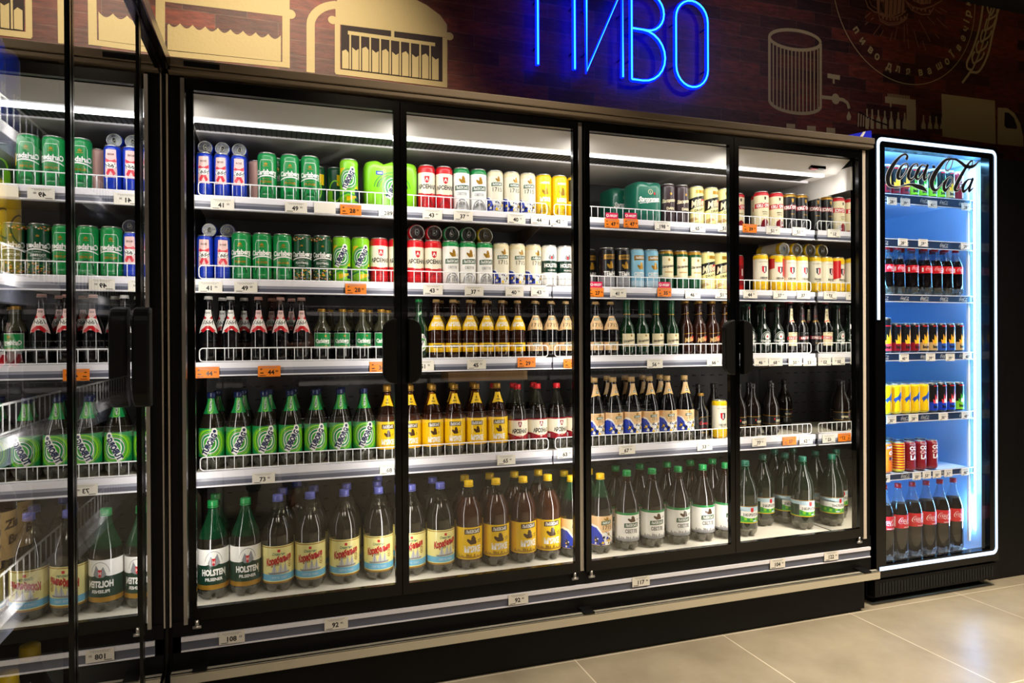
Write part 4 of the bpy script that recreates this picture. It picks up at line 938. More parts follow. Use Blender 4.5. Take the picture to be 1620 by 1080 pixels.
bottle('pm2', 'large brown plastic bottle with yellow label', .0505, .328, 0.19, 0.308, .0155, FILL('beer_amber', 'pet_clear', .268), [('label', l_my3)], cap='yellow', capr=.0172, caph=.019, petal=True, p=1.15, stretch={'label': (60, 42, 1.45, 1.25)})
def l_173(a): a.rect(-160, 58, 160, 138, 'peach'); battle(a, 59, 100, 7, 48); lion(a, 0, 126, 20, 10, 'brass'); lviv(a, 0, 120, 34, 10); a.txt('1715', 2, 107, 12, 'ink', 0, 0, 0, 32)
bottle('p173', 'large plastic bottle with cream and blue label', .047, .318, 0.17, 0.298, .0155, FILL('glass_dark', 'pet_green', .22), [('label', l_173)], cap='yellow', capr=.0172, caph=.019, petal=True, p=1.1, stretch={'label': (58, 38, 1.45, 1.25)})
def l_sv(a):
    a.rect(-165, 52, 165, 146, 'white'); a.rect(-165, 138, 165, 146, 'green'); a.rect(-165, 50, 165, 56, 'grey'); lion(a, 2, 114, 32, 22, 'brown'); a.ring(27, 122, 3, 4, 1.2, 'brown', 10, -2, 3); lviv(a, 0, 104, 50, 14); a.txt('СВІТЛЕ', 0, 84, 12, 'ink', .02, 0, 0, 44); skyline(a, 56, 'grey', 48)
bottle('psv', 'large plastic bottle with white and green label', .0495, .322, 0.165, 0.302, .0155, FILL('beer_dark', 'pet_amber', .272), [('label', l_sv)], cap='green', capr=.0172, caph=.019, petal=True, p=1.0, stretch={'label': (50, 42, 1.2, 1.2)})
def l_za(a):
    a.rect(-165, 84, 165, 132, 'white'); a.poly([(-165, 120), (-60, 126), (0, 118), (60, 127), (165, 120), (165, 132), (-165, 132)], 'ice'); a.poly([(-165, 84), (165, 84), (165, 100), (60, 104), (20, 96), (-30, 104), (-165, 98)], 'leaf'); a.rect(-165, 88, -36, 120, 'dgreen')
    for u in range(-30, 60, 9): a.ell(u, 93+(u % 4), 5, 4, 'lime' if u % 2 else 'green', 10)
    a.rect(-165, 84, 165, 86, 'yellow'); a.rect(-165, 131, 165, 133, 'brass'); a.ell(0, 107, 32, 9, 'white'); a.txt('ЗАКАРПАТСЬКЕ', 0, 108, 7.5, 'ink', .05, 0, 0, 58); a.poly([(-5, 128), (5, 128), (5, 118), (0, 114), (-5, 118)], 'red'); a.ell(10, 90, 8, 2.5, 'ice', 12)
bottle('pza', 'large dark plastic bottle with mountain label', .0505, .325, 0.165, 0.302, .0155, FILL('beer_green', 'pet_green', .285, .03), [('label', l_za)], cap='teal', capr=.0172, caph=.019, petal=True, p=1.3, stretch={'label': (84, 62, 1.5, 1.35)})
# ---- bottle cooler goods
def a_burn(bot, tip='flame'):
    def f(a):
        a.rect(-60, 8, 60, 46, bot); a.poly([(-18, 40), (-20, 60), (-12, 54), (-10, 84), (-2, 66), (6, 108), (10, 74), (16, 82), (18, 58), (14, 40)], tip); a.poly([(-10, 42), (-8, 62), (0, 56), (5, 82), (9, 60), (8, 42)], 'yellow' if tip == 'flame' else 'white'); a.rect(-16, 118, 16, 123, 'red')
        a.txt('burn', 0, 26, 14, 'ink', .06, 0, 0, 34)
    return f
for kk, lk, b_, t_ in (('burn', 'slim black and red flame can', 'wine', 'flame'), ('burng', 'slim black and green flame can', 'lime', 'leaf'), ('burnb', 'slim black and blue flame can', 'bluebull', 'flame'), ('burnw', 'slim black and tan flame can', 'tan', 'flame'), ('burnp', 'slim black and pink flame can', 'blue', 'rose')):
    can(kk, lk, 'black', a_burn(b_, t_), .0265, .134)
can('burnl', 'tall slim black and red flame can', 'black', a_burn('rose', 'flame'), .0268, .158)
def a_bull(a): a.poly([(-26, 60), (-20, 72), (-6, 80), (4, 96), (18, 100), (26, 92), (22, 80), (8, 68), (4, 52), (-4, 66), (-14, 56), (-18, 48), (-20, 60)], 'bluebull'); a.ell(18, 92, 7, 6, 'grey', 12); a.rect(-44, 20, -38, 90, 'ink')
can('bull', 'slim yellow can with blue animal', 'yellow', a_bull, .0265, .134)
def a_fan(a): a.poly([(-14, 108), (16, 116), (20, 126), (-12, 120)], 'bluebull'); a.txt('Fanta', 2, 117, 8, 'white', .04, .15, .1, 26); a.rect(-30, 30, -22, 110, 'paper'); a.ring(6, 90, 9, 9, 4, 'white', 16); a.txt('IN', 6, 66, 14, 'navy', .05)
can('fan', 'slim orange can', 'orange', a_fan, .0268, .134)
def a_str(a):
    for v in range(14, 124, 12): a.rect(-84, v, 84, v+6, 'red')
can('stri', 'slim yellow and red striped can', 'yellow', a_str, .0268, .134)
def a_choc(a): a.txt('CO', 0, 104, 17, 'white', .06, 0, 0, 36); a.txt('CA-', 0, 84, 14, 'pink', .05, 0, 0, 36); a.txt('LA', 0, 62, 20, 'white', .06, 0, 0, 32); coke(a, -4, 122, 26, 'white', 2)
can('choc', 'cherry red can with block letters', 'wine', a_choc, .0268, .134)
def l_ck(z0, z1, w, wrap=118): return lambda a: (a.rect(-wrap, z0, wrap, z1, 'red'), coke(a, 0, (z0+z1)/2+3, w, 'white', 3), a.txt('ORIGINAL TASTE', 4, z0+5, 3.6, 'white', .03, 0, 0, w*.5), a.rect(-w*.8, z0+6, -w*.66, z1-8, 'white'))
bottle('ck5', 'small cola bottle with red cap', .0315, .225, 0.13, 0.205, .0135, FILL('cola', 'pet_white', .165), [('label', l_ck(102, 136, 52, 98))], cap='red', petal=True, p=1.0)
bottle('ck15', 'large cola bottle with red label', .0415, .345, 0.2, 0.325, .0135, FILL('cola', 'pet_white', .25), [('label', l_ck(148, 208, 78, 129))], cap='red', petal=True, p=1.0)
# ---- left cooler goods
can('bluec', 'tall blue can', 'blue', lambda a: (a.rect(-30, 60, 30, 110, 'bluebull'), a.txt('ICE', 0, 84, 16, 'silver_ink', .04)))
can('gold', 'golden yellow can', 'yellow', lambda a: (a.ell(0, 90, 22, 26, 'brown'), a.ell(0, 90, 19, 23, 'yellow')))
def l_zl(a): a.rect(-90, 40, 90, 120, 'tan'); a.txt('Zlata', 0, 100, 15, 'brown', .04, .1, .2, 46); a.txt('Bro', 0, 74, 15, 'brown', .04, .1, .2, 34)
bottle('zlat', 'bottle with golden lettered label', .034, .235, .13, .19, .0135, mono('glass_amber'), [('label', l_zl)], **crowncap('gold'))

# ================================================================== filling the shelves
ORD = ['first', 'second', 'third', 'fourth', 'fifth', 'sixth', 'seventh', 'eighth', 'ninth', 'tenth', 'eleventh', 'twelfth', 'thirteenth']
def fill(rows, z, shelf, side='left', fwd=lambda x, y: (x, y), rot0=0., jit=.16, lo=-9, hi=9):
    """rows: list of (row word, [(kind, x, y, lift)]) ; neighbours are nudged apart until they only touch."""
    for word, items in rows:
        items = sorted(items, key=lambda i: i[1]); xs = [i[1] for i in items]
        for _ in range(400):
            mv = False
            for a in range(len(items)-1):
                if abs(items[a][2]-items[a+1][2]) > .05 or items[a][3] != items[a+1][3]: continue
                d = RAD[items[a][0]]+RAD[items[a+1][0]]+.0028-(xs[a+1]-xs[a])
                if d > 1e-5: xs[a] -= d/2; xs[a+1] += d/2; mv = True
            if not mv: break
        for rng, sg in ((range(len(items)-1, -1, -1), -1), (range(len(items)), 1)):
            prev = None
            for a in rng:
                q = RAD[items[a][0]]
                if sg < 0: xs[a] = min(xs[a], hi-q)
                else: xs[a] = max(xs[a], lo+q)
                if prev is not None and abs(items[a][2]-items[prev][2]) < .05:
                    d = q+RAD[items[prev][0]]+.0026
                    xs[a] = min(xs[a], xs[prev]-d) if sg < 0 else max(xs[a], xs[prev]+d)
                prev = a
        n = {}
        tot = {}
        for it in items: tot[it[0]] = tot.get(it[0], 0)+1
        for it, x in zip(items, xs):
            k = it[0]; i = n.get(k, 0); n[k] = i+1
            where = '' if tot[k] == 1 else ', %s from %s' % (ORD[i], side) if i or tot[k] > 2 else ', leftmost' if side == 'left' else ', nearest'
            lay = it[4] if len(it) > 4 else None
            lb = LOOK[k]+(' lying down' if lay is not None else '')+where+(', '+word if word else '')+', '+shelf
            X_, Y_ = fwd(x, it[2])
            if word in ('front row', ''): FRONT.append((x, LOOK[k], shelf.replace(' bottle cooler', '')))
            spawn(k, X_, Y_, z+it[3], lb, LOOK[k]+'s, '+(word+', ' if word else '')+shelf, rot0+random.uniform(-jit, jit), lay)
FY = .240
def px_row(pxs, row_py, dy=0., back=0):
    out = []
    for e in pxs:
        k, ps = e[0], e[1:]
        for p in ps:
            y = FY+RAD[k]+dy+back*(2*RAD[k]+.006)
            if CAT[k] == 'pack': y = FY+.068+dy
            x = AT(p, row_py, FY+RAD[k] if CAT[k] != 'pack' else FY+.06)[0]
            out.append((k, x, y+(0 if k != 'pst' else 0), 0.))
    return out
LO, HI = XL+.016, XM-.006
def row2(pxs, py, dy=0.): return [(k, x, y+2*RAD[k]+.005+dy, l) for k, x, y, l in px_row(pxs, py)]
# top shelf
top = [('rose', 321, 349, 378), ('carl', 423, 458.6, 490.5), ('tubc', 552), ('ptub', 619), ('ars', 675, 703), ('svit', 730, 757), ('y1715', 782, 809, 835), ('myakc', 860, 884), ('craft', 905),
       ('pst', 1019), ('stard', 1054, 1077), ('mil', 1101, 1124, 1146), ('krus', 1204, 1227), ('krusb', 1264, 1286)]
b = BASE[0]
fill([('front row', px_row(top, 285))], b, 'top shelf', lo=LO, hi=HI)
R_ = [('rose', 321, 349, 378), ('pinkcan', 401), ('carl', 441, 472), ('grny', 508, 524), ('ars', 690), ('svit', 743), ('y1715', 796, 822), ('myakc', 872), ('krus', 1181, 1215), ('krusb', 1246, 1276)]
rr = [(k, x, FY+.068+RAD[k]+(0 if k != 'pinkcan' else -.015), 0.) for k, x, y, l in px_row(R_, 285)]
fill([('second row', rr)], b, 'top shelf', lo=LO, hi=HI)
fill([('upper layer', [('rose', AT(p, 243, .30)[0], .31+.13, .152+RAD['rose'], .2*i) for i, p in enumerate((324, 350, 377))])], b, 'top shelf', lo=LO, hi=HI)
fill([('behind', [('pst', AT(985, 300, .4)[0], .45, 0.)])], b, 'top shelf')
# second shelf
sec = [('rose', 320, 348), ('carl', 381, 414, 447), ('foot', 479, 509), ('tubc', 541, 571), ('ars', 598, 625, 657, 683), ('svit', 709.5, 736, 760), ('y1715', 786, 812, 837), ('hol', 862, 888), ('redc', 910),
       ('temn', 960, 984), ('icec', 1006, 1029), ('starg', 1053, 1076, 1097), ('mil', 1119, 1140), ('one', 1203, 1250, 1271), ('oner', 1229)]
b = BASE[1]
fill([('front row', px_row(sec, 410))], b, 'second shelf', lo=LO, hi=HI)
R_ = [('rose', 320, 348), ('carl', 398, 431), ('foot', 494), ('ars', 598, 669), ('svit', 722, 748), ('y1715', 799, 824), ('temn', 942, 970), ('wred', 1180), ('one', 1240, 1261)]
rr = [(k, x, FY+.068+RAD[k], 0.) for k, x, y, l in px_row(R_, 410)]
fill([('second row', rr)], b, 'second shelf', lo=LO, hi=HI)
UP = [('rose', 331, 360), ('ars', 661, 688), ('svit', 713, 738), ('myakc', 765), ('one', 1237, 1264)]
fill([('upper layer', [(k, AT(p, 380, .31)[0], .33+.13, (.152 if k == 'rose' else .168)+RAD[k], .3*i) for k, *ps in UP for i, p in enumerate(ps)])], b, 'second shelf', lo=LO, hi=HI)
# third shelf
thi = [('bblanc', 330, 365), ('brose', 409, 444, 477), ('bcarl', 509, 541.6, 573, 603, 636), ('btubx', 665), ('bmy', 690, 717, 742, 768, 793, 818), ('b15', 846, 871, 895), ('b15', 942, 966),
       ('bstar', 992, 1015, 1038, 1062), ('bmil', 1085, 1106, 1127, 1147), ('bhei', 1183, 1207, 1229), ('bkr', 1251), ('bkb', 1270)]
b = BASE[2]
fill([('front row', px_row(thi, 520))], b, 'third shelf', lo=LO, hi=HI)
R_ = [('bblanc', 350, 385), ('brose', 430, 462), ('bcarl', 524, 557, 588, 618), ('bmy', 703, 730, 755, 780, 806), ('b15', 858, 883, 955), ('bstar', 1003, 1027, 1050), ('bmil', 1096, 1117, 1137), ('bhei', 1192, 1216), ('bkr', 1262)]
fill([('second row', row2(R_, 520))], b, 'third shelf', lo=LO, hi=HI)
# fourth shelf
fou = [('ptubb', 326, 364, 405, 446, 486, 526, 561), ('pmy', 600, 637, 673, 707, 742, 775), ('par', 807, 839, 872, 900), ('p17', 934, 962, 990, 1019, 1047, 1074), ('bred', 1101), ('one', 1138),
       ('pdk', 1168, 1190, 1220)]
b = BASE[3]
fill([('front row', px_row(fou, 690))], b, 'fourth shelf', lo=LO, hi=HI)
R_ = [('ptubb', 342, 384, 425, 466, 506, 543), ('pmy', 618, 655, 690, 724, 758), ('par', 790, 823, 856), ('p17', 948, 976, 1005, 1033, 1060), ('pdk', 1122, 1146, 1180, 1203)]
fill([('second row', row2(R_, 690))], b, 'fourth shelf', lo=LO, hi=HI)
fill([('back corner', [('pdk', AT(1262, 650, .48)[0], .48, 0.)])], b, 'fourth shelf', lo=LO, hi=HI)
# cooler floor
FY = .165
flo = [('pho', 331, 378), ('pko', 434, 491, 545, 599, 651, 697), ('pm2', 742, 785, 828, 868), ('p173', 903, 950), ('psv', 992, 1032, 1073, 1112, 1150), ('pza', 1178, 1270)]
b = BASE[4]
fill([('front row', px_row(flo, 870))], b, 'cooler floor', lo=LO, hi=HI)
R_ = [('pho', 334), ('pko', 448, 497, 549, 599, 641, 685), ('pm2', 736, 776, 815, 852), ('p173', 893, 932), ('psv', 975, 1013, 1056, 1093, 1128), ('pza', 1208, 1243)]
fill([('second row', [(k, x, y, l) for k, x, y, l in [(k, AT(p, 870, FY+.05+.105)[0], FY+RAD[k]+.108, 0.) for k, *ps in R_ for p in ps]])], b, 'cooler floor', lo=LO, hi=HI)
R_ = [('pza', 1262), ('pko', 470, 600)]
fill([('third row', [(k, AT(p, 780, .40)[0], .435, 0.) for k, *ps in R_ for p in ps])], b, 'cooler floor', lo=LO, hi=HI)
def carton(name, label, cat, a, b_, m, txt=None):
    mb = MB().box(a, b_, m)
    if txt:
        ar = Art(); ar.txt(txt, 0, 0, 34, 'ink', .02); cx, cz = (a[0]+b_[0])/2, (a[2]+b_[2])/2
        ar.place(mb, lambda u, v, o: (cx+u, a[1]-o-.001, cz+v), None, smooth=False)
    return tag(obj(name, mb), label, cat)
carton('cardboard_tray', 'brown cardboard tray on the grey carton behind the red capped bottles', 'tray', (.66, .47, .991), (1.01, .60, 1.03), 'cardboard')
carton('grey_carton', 'dark grey printed carton behind the red capped bottles, fourth shelf', 'carton', (.68, .49, .7225), (1.0, .60, .99), 'crate_grey', 'Gösser')
carton('bottle_crate', 'grey printed crate on the cooler floor behind the yellow bottles', 'crate', (.72, .46, DECK+.001), (1.16, .60, DECK+.30), 'crate_grey', 'Gösser')

# ================================================================== price tags
def tag_mesh(num, cents, col='tag_paper', w=.074, h=.037, promo=False):
    mb = MB().box((-w/2, -.0012, -h/2), (w/2, 0, h/2), MATS[col]); a = Art(); W_, H_ = w*500, h*500
    if num:
        a.txt(num, (-3 if len(num) < 3 else -2)*w/.074 if col == 'tag_paper' else 6, -H_*.16, H_*.82, 'ink', .035); a.txt(cents, (17 if len(num) < 3 else 25)*w/.074, H_*.05, H_*.34, 'ink', .02) if col == 'tag_paper' else a.txt(cents, 25, H_*.02, H_*.36, 'ink', .02)
        for j in range(9): a.rect(-W_*.75+j*W_*.165, H_*.72, -W_*.75+j*W_*.165+W_*.13, H_*.80, 'grey')
        for j in range(7): a.rect(-W_*.6+j*W_*.165, H_*.52, -W_*.6+j*W_*.165+W_*.11, H_*.59, 'grey')
        a.rect(-W_*.85, -H_*.82, -W_*.3, -H_*.72, 'ink')
        if col == 'tag_orange': a.rect(-W_*.8, -H_*.4, -W_*.5, -H_*.2, 'brown'); a.rect(-W_*.8, H_*.3, -W_*.62, H_*.5, 'brown')
    a.place(mb, lambda u, v, o: (u, -.0012-o, v), None, smooth=False)
    return mb
_seen = {}
def price(px, py, shelf, num, cents, col='tag_paper', Y=.2135, w=.074, h=.037, dz=0, promo=False, word='rail of the long cooler'):
    x, z = AT(px, py, Y)
    colour = {'tag_paper': 'white', 'tag_orange': 'orange', 'tag_cream': 'blank cream'}[col]
    c_ = [f for f in FRONT if f[2] == shelf.replace(' rail', '').replace('bottom front', 'cooler floor').replace(' of the bottle cooler', '')]
    near = min(c_, key=lambda f: abs(f[0]-x))[1] if c_ else 'empty shelf'
    lb = '%s price tag under the %s, %s' % (colour, near, shelf.replace(' shelf rail', ' shelf').replace('bottom front rail', 'bottom rail').replace(' shelf of the bottle cooler', ' cola shelf'))
    _seen[lb] = _seen.get(lb, 0)+1
    if _seen[lb] > 1: lb += ', %s' % ORD[_seen[lb]-1]
    t = obj('price_tag', tag_mesh(num, cents, col, w, h), loc=(x, Y, z)); tag(t, lb, 'price tag', 'price tags on the '+shelf)
    if promo:
        mb = MB().box((-w*.42, -.0014, h/2), (w*.42, 0, h/2+.024), 'tag_magenta'); a = Art(); a.txt('АКЦІЯ', 6, (h/2+.012)*1000, 8, 'white', .05, 0, .15, 34)
        a.ell(-20, (h/2+.012)*1000, 6, 6, 'white', 16); a.poly([(-22, h*500+9), (-18, h*500+9), (-17, h*500+13), (-20, h*500+18), (-23, h*500+13)], 'red'); a.place(mb, lambda u, v, o: (u, -.0014-o, v), None, smooth=False)
        p = obj('promo_flag', mb, t); p['label'] = 'magenta promotion flag'
s = 'top shelf rail'
for px, py, n, c, *o in ((352,323,'41','30'),(468.5,328,'49','00'),(514,329,'',''),(555,332,'28','80','tag_orange'),(615,336,'289','00'),(684,339,'43','47'),(733,341,'37','90'),(817,346,'40','70'),(854,347,'44','10'),(884,349,'42','70'),
        (1048,357,'198','00'),(1104,360,'65','00'),(1147,360,'51','00'),(1186,361,'39','90','tag_orange'),(1223,364,'51','00'),(1264,366,'51','90')): price(px, py, s, n, c, *o)
for px in (968, 998): price(px, 353, s, '47', '70' if px < 980 else '40', 'tag_orange', promo=True, w=.066)
s = 'second shelf rail'
for px, py, n, c, *o in ((333,454,'41','30'),(389,454,'49','00'),(563,457,'28','80','tag_orange'),(685,458,'43','40'),(750,460,'37','90'),(814,461,'40','70'),(854,461,'43','20'),
        (978,463,'41','00'),(1096,465,'46','00'),(1143,465,'51','00'),(1187,465,'44','10'),(1234,466,'37','90'),(1271,466,'37','90')): price(px, py, s, n, c, *o)
price(943, 462, s, '27', '90', 'tag_orange', promo=True, w=.066); price(1051, 462, s, '35', '00', 'tag_orange', promo=True, w=.066)
s = 'third shelf rail'
for px, py, n, c, *o in ((328,589,'44','90','tag_orange'),(426,587,'44','00','tag_orange'),(601,580,'36','70','tag_orange'),(671,578,'51','70'),(754,576,'45','50'),(833,573,'29','70','tag_orange'),(905,575,'29','00','tag_orange'),
        (1036,575,'56','00'),(1130,572,'66','00'),(1204,572,'46','10'),(1227,572,'68','90'),(1258,572,'50','40'),(1281,572,'53','70')): price(px, py, s, n, c, *o)
s = 'fourth shelf rail'
for px, py, n, c, *o in ((417,756,'73','00'),(617,742,'68','00'),(801,727,'65','40'),(895,717,'63','70'),(992,711,'67','00'),(1115,705,'53','00'),(1201,699,'77','00'),(1249,697,'57','00','tag_orange'),(1275,696,'62','40')): price(px, py, s, n, c, *o)
s = 'bottom front rail'
for px, py, n, c in ((367,1008,'108','50'),(532,986,'92','40'),(820,947,'92','40'),(1014,919,'117','90'),(1230,891,'104','00'),(1315,879,'122','00')): price(px, py, s, n, c, Y=-.0135)

# ================================================================== the bottle cooler
CX0, CX1, CZ1 = 2.425, 3.165, 2.055
ck = thing('bottle_cooler', 'tall black glass door cola cooler with glowing white door border', 'bottle cooler', (0, 0, 0))
mb = MB().box((CX0, .03, .03), (CX0+.04, .72, CZ1), 'black_metal').box((CX1-.04, .03, .03), (CX1, .72, CZ1), 'black_metal').box((CX0, .03, CZ1-.04), (CX1, .72, CZ1), 'black_metal').box((CX0, .03, .03), (CX1, .72, .125), 'black_metal').box((CX0, .68, .03), (CX1, .72, CZ1), 'black_metal')
obj('cabinet_body', mb, ck, bevel=.004)
ix0, ix1 = CX0+.05, CX1-.05
obj('inner_liner', MB().box((ix1, .026, .17), (CX1-.028, .0345, 1.985), 'coke_inner').box((ix0-.008, .035, .13), (ix0, .62, 1.995), 'coke_inner').box((ix1, .035, .13), (ix1+.008, .62, 1.995), 'coke_inner').box((ix0, .62, .13), (ix1, .63, 1.995), 'coke_inner').box((ix0, .035, 1.99), (ix1, .62, 1.998), 'coke_inner').box((ix0, .035, .125), (ix1, .62, .148), 'coke_inner'), ck)
mb = MB(); 
D0 = dict(x0=CX0+.005, x1=CX1-.003, z0=.115, z1=2.03)
def frame(mb, x0, x1, z0, z1, w, y0, y1, m):
    return mb.box((x0, y0, z0), (x0+w, y1, z1), m).box((x1-w, y0, z0), (x1, y1, z1), m).box((x0+w, y0, z1-w), (x1-w, y1, z1), m).box((x0+w, y0, z0), (x1-w, y1, z0+w), m)
d = obj('door', frame(mb, CX0+.003, CX1-.003, .125, 2.042, .055, -.02, .02, 'black_gloss'), ck)
def rrect(x0, x1, z0, z1, r, n=6): return [(x+r*math.cos(a+PI/2*j/n), z+r*math.sin(a+PI/2*j/n)) for x, z, a in ((x1-r, z1-r, 0), (x0+r, z1-r, PI/2), (x0+r, z0+r, PI), (x1-r, z0+r, -PI/2)) for j in range(n+1)]
o_, i_ = rrect(CX0+.010, CX1-.012, .156, 2.028, .03), rrect(CX0+.026, CX1-.028, .173, 2.012, .018)
n = len(o_); vs = [(x, -.0225, z) for x, z in o_]+[(x, -.0225, z) for x, z in i_]
mb = MB().add(vs, [(k, n+k, n+(k+1) % n, (k+1) % n) for k in range(n) if not 13 <= k <= 19], 'coke_white').add([(CX0+.010, -.0225, 1.24), (CX0+.026, -.0225, 1.24), (CX0+.026, -.0225, 1.994), (CX0+.010, -.0225, 1.998)], [(0, 1, 2, 3)], 'coke_white').add([(CX0+.018, -.0225, .156), (CX0+.040, -.0225, .156), (CX0+.044, -.0225, .173), (CX0+.018, -.0225, .173)], [(0, 1, 2, 3)], 'coke_white'); obj('light_border', mb, d)
gx0, gx1, gz0, gz1 = CX0+.056, CX1-.056, .18, 1.99
obj('glass_pane', MB().add([(gx0-.003, -.008, gz0), (gx1+.003, -.008, gz0), (gx1+.003, -.008, gz1), (gx0-.003, -.008, gz1)], [(0, 1, 2, 3)], 'coke_glass'), d)
# script logo on the glass
def ckpt(x, y): X_, Z_ = AT(1380+x/7.364, 210+y/7.364, -.010); return X_*1000, Z_*1000
a = Art()
for c_, ex in (('silver_ink', 7), ('ink', 0)):
    vs = []; fs = []
    for st in COKE:
        P = [(*ckpt(x, y), (w+ex)*.60) for x, y, w in catmull(st, 8)]
        va, fa = ribbon(P); q = len(vs); vs += va; fs += [tuple(i+q for i in f) for f in fa]
    a.raw(vs, fs, c_)
mb = MB(); a.place(mb, lambda u, v, o: (u, -.0085-o, v), None, eps=.0003, smooth=False); obj('script_logo', mb, d)
mb = MB().box((CX0+.003, -.012, .04), (CX1-.003, .02, .112), 'black_metal'); obj('vent_grille', mb, ck)
mb = MB()
for i in range(40): mb.box((CX0+.03+i*.0172, -.0135, .05), (CX0+.037+i*.0172, -.0119, .098), 'hole_black')
o = obj('grille_slots', mb, ck); o['kind'] = 'stuff'
for x in (CX0+.05, CX1-.05): obj('foot', MB().tube([(x, .06, 0), (x, .06, .032)], .018, 'black_plastic', 12), ck)
for sx, nm in ((ix0+.012, 'left'), (ix1-.014, 'right')):
    mb = MB().box((sx-.008, .046, .42), (sx+.008, .052, 1.86), 'coke_inner')
    for i in range(52): mb.box((sx-.005, .0445, .43+i*.0272), (sx+.005, .046, .43+i*.0272+.014), 'coke_led')
    obj('led_strip', mb, ck)
for sx in (ix0+.03, ix1-.03): obj('shelf_upright', MB().box((sx-.006, .06, .2), (sx+.006, .07, 1.9), 'rail_white'), ck)
CS = [(1.765, 1.808), (1.568, 1.607), (1.323, 1.357), (1.058, 1.094), (.780, .816), (.522, .552)]
CSN = ['first', 'second', 'third', 'fourth', 'fifth', 'sixth']
CYR = .05
for k, (z0, z1) in enumerate(CS):
    x0, x1 = ix0+.008, ix1-.02
    sh = obj('shelf', MB().box((x0, CYR+.008, z1-.012), (x1, .56, z1-.004), 'coke_inner'), ck)
    obj('shelf_rail', MB().box((x0, CYR, z0), (x1, CYR+.006, z1), 'coke_rail').box((x0, CYR-.002, z1-.003), (x1, CYR+.006, z1), 'rail_white').box((x0, CYR-.002, z0), (x1, CYR+.006, z0+.003), 'rail_white'), sh)
    a = Art()
    for i in range(5): coke(a, (x0+.07+i*.12)*1000, (z0+z1)*500, 52, 'white', 2)
    mb = MB(); a.place(mb, lambda u, v, o: (u, CYR-.0005-o, v), None, smooth=False); obj('rail_print', mb, sh)
for k, lst in enumerate(([(1411,318,'28'),(1432,320,'39'),(1475,323,'41'),(1528,327,'28')], [(1428,383,'28'),(1460,384,'29'),(1527,389,'29')], [], [(1430,566,'40'),(1472,565,'39'),(1503,565,'39'),(1530,563,'40')], [(1410,664,'30'),(1445,661,'28'),(1492,659,'30'),(1528,657,'40')], [(1401,757,'39'),(1450,753,'50'),(1466,751,'53'),(1482,750,'30'),(1500,748,'31'),(1527,746,'46')])):
    for i, (px, py, n_) in enumerate(lst):
        price(px, py, '%s shelf of the bottle cooler' % CSN[k], n_, '00', Y=CYR-.0035, w=.056 if k < 5 else .05, h=.034)
def cfill(pairs, z, k, Y=CYR+.012, rows=1, py=500):
    for r_ in range(rows):
        its = []
        for kk, *ps in pairs:
            for p in ps: its.append((kk, AT(p, py, Y+RAD[kk])[0], Y+RAD[kk]+r_*(2*RAD[kk]+.003), 0.))
        fill([(['front row', 'second row', 'third row', 'fourth row'][r_], its)], z, ('%s bottle cooler shelf' % CSN[k]) if k < 6 else 'bottle cooler floor', lo=ix0+.001, hi=ix1-.044)
cfill([('burn', 1400, 1417, 1437), ('burng', 1456, 1473, 1488, 1503), ('burnw', 1516), ('choc', 1531)], CS[0][1]+.001, 0, py=300, rows=2)
cfill([('ck5', 1402, 1420, 1441, 1463, 1480), ('ck5', 1515, 1532)], CS[2][1]+.001, 2, py=430)
fill([('second row', [('ck5', AT(p, 430, .16)[0], .16, 0.) for p in (1408, 1432, 1452, 1471, 1490, 1510)])], CS[2][1]+.001, 'third bottle cooler shelf', lo=ix0, hi=ix1-.044)
cfill([('burnl', 1400), ('burn', 1417, 1434, 1450), ('burnw', 1466, 1481), ('burnb', 1494, 1508), ('burnw', 1522)], CS[3][1]+.001, 3, py=540)
cfill([('bull', 1400, 1418, 1434, 1448, 1463), ('burnp', 1482, 1496, 1510), ('burng', 1530)], CS[4][1]+.001, 4, py=630, rows=3)
cfill([('fan', 1401), ('stri', 1421), ('choc', 1438, 1455, 1473)], CS[5][1]+.001, 5, py=720, rows=2)
fill([(w_, [(k_, AT(p, 720, CYR+.04)[0], y_, 0.) for k_, p in (('fan', 1401), ('stri', 1420), ('choc', 1438))]) for w_, y_ in (('third row', .203), ('fourth row', .261))], CS[5][1]+.001, 'sixth bottle cooler shelf', lo=ix0, hi=ix1)
cfill([('ck15', 1400, 1424, 1449, 1475, 1503, 1530)], .149, 6, py=820, Y=.06)

# ================================================================== the left hand cooler
LX = -.327
side = thing('refrigerated_side_case', 'black glass door cooler along the left edge facing the aisle', 'display cooler', (0, 0, 0))
Y0, Y1 = -2.13, .0
mb = MB().box((LX-.75, Y0, .0), (LX-.70, Y1, 2.015), 'black_metal').box((LX-.69, Y0, .0), (LX-.02, Y1, .25), 'black_metal').box((LX-.69, Y0, 1.975), (LX-.031, -.04, 2.015), 'black_metal').box((LX-.75, Y1+.001, .0), (XL-.031, Y1+.02, 2.015), 'black_metal').box((LX-.75, Y0-.05, 0), (LX, Y0, 2.015), 'black_metal')
obj('cabinet_body', mb, side)
obj('header', MB().box((LX-.03, Y0, 1.975), (-.305, -.04, 2.015), 'black_gloss'), side, bevel=.003)
obj('jamb_strip', MB().box((LX+.006, -.018, .3), (LX+.010, -.008, 1.97), 'cream_strip'), side)
obj('kick_panel', MB().box((LX-.03, Y0, 0), (LX+.0, Y1, .16), 'black_metal'), side)
seams = [-2.14, -1.568, -.997, -.409, -.012]
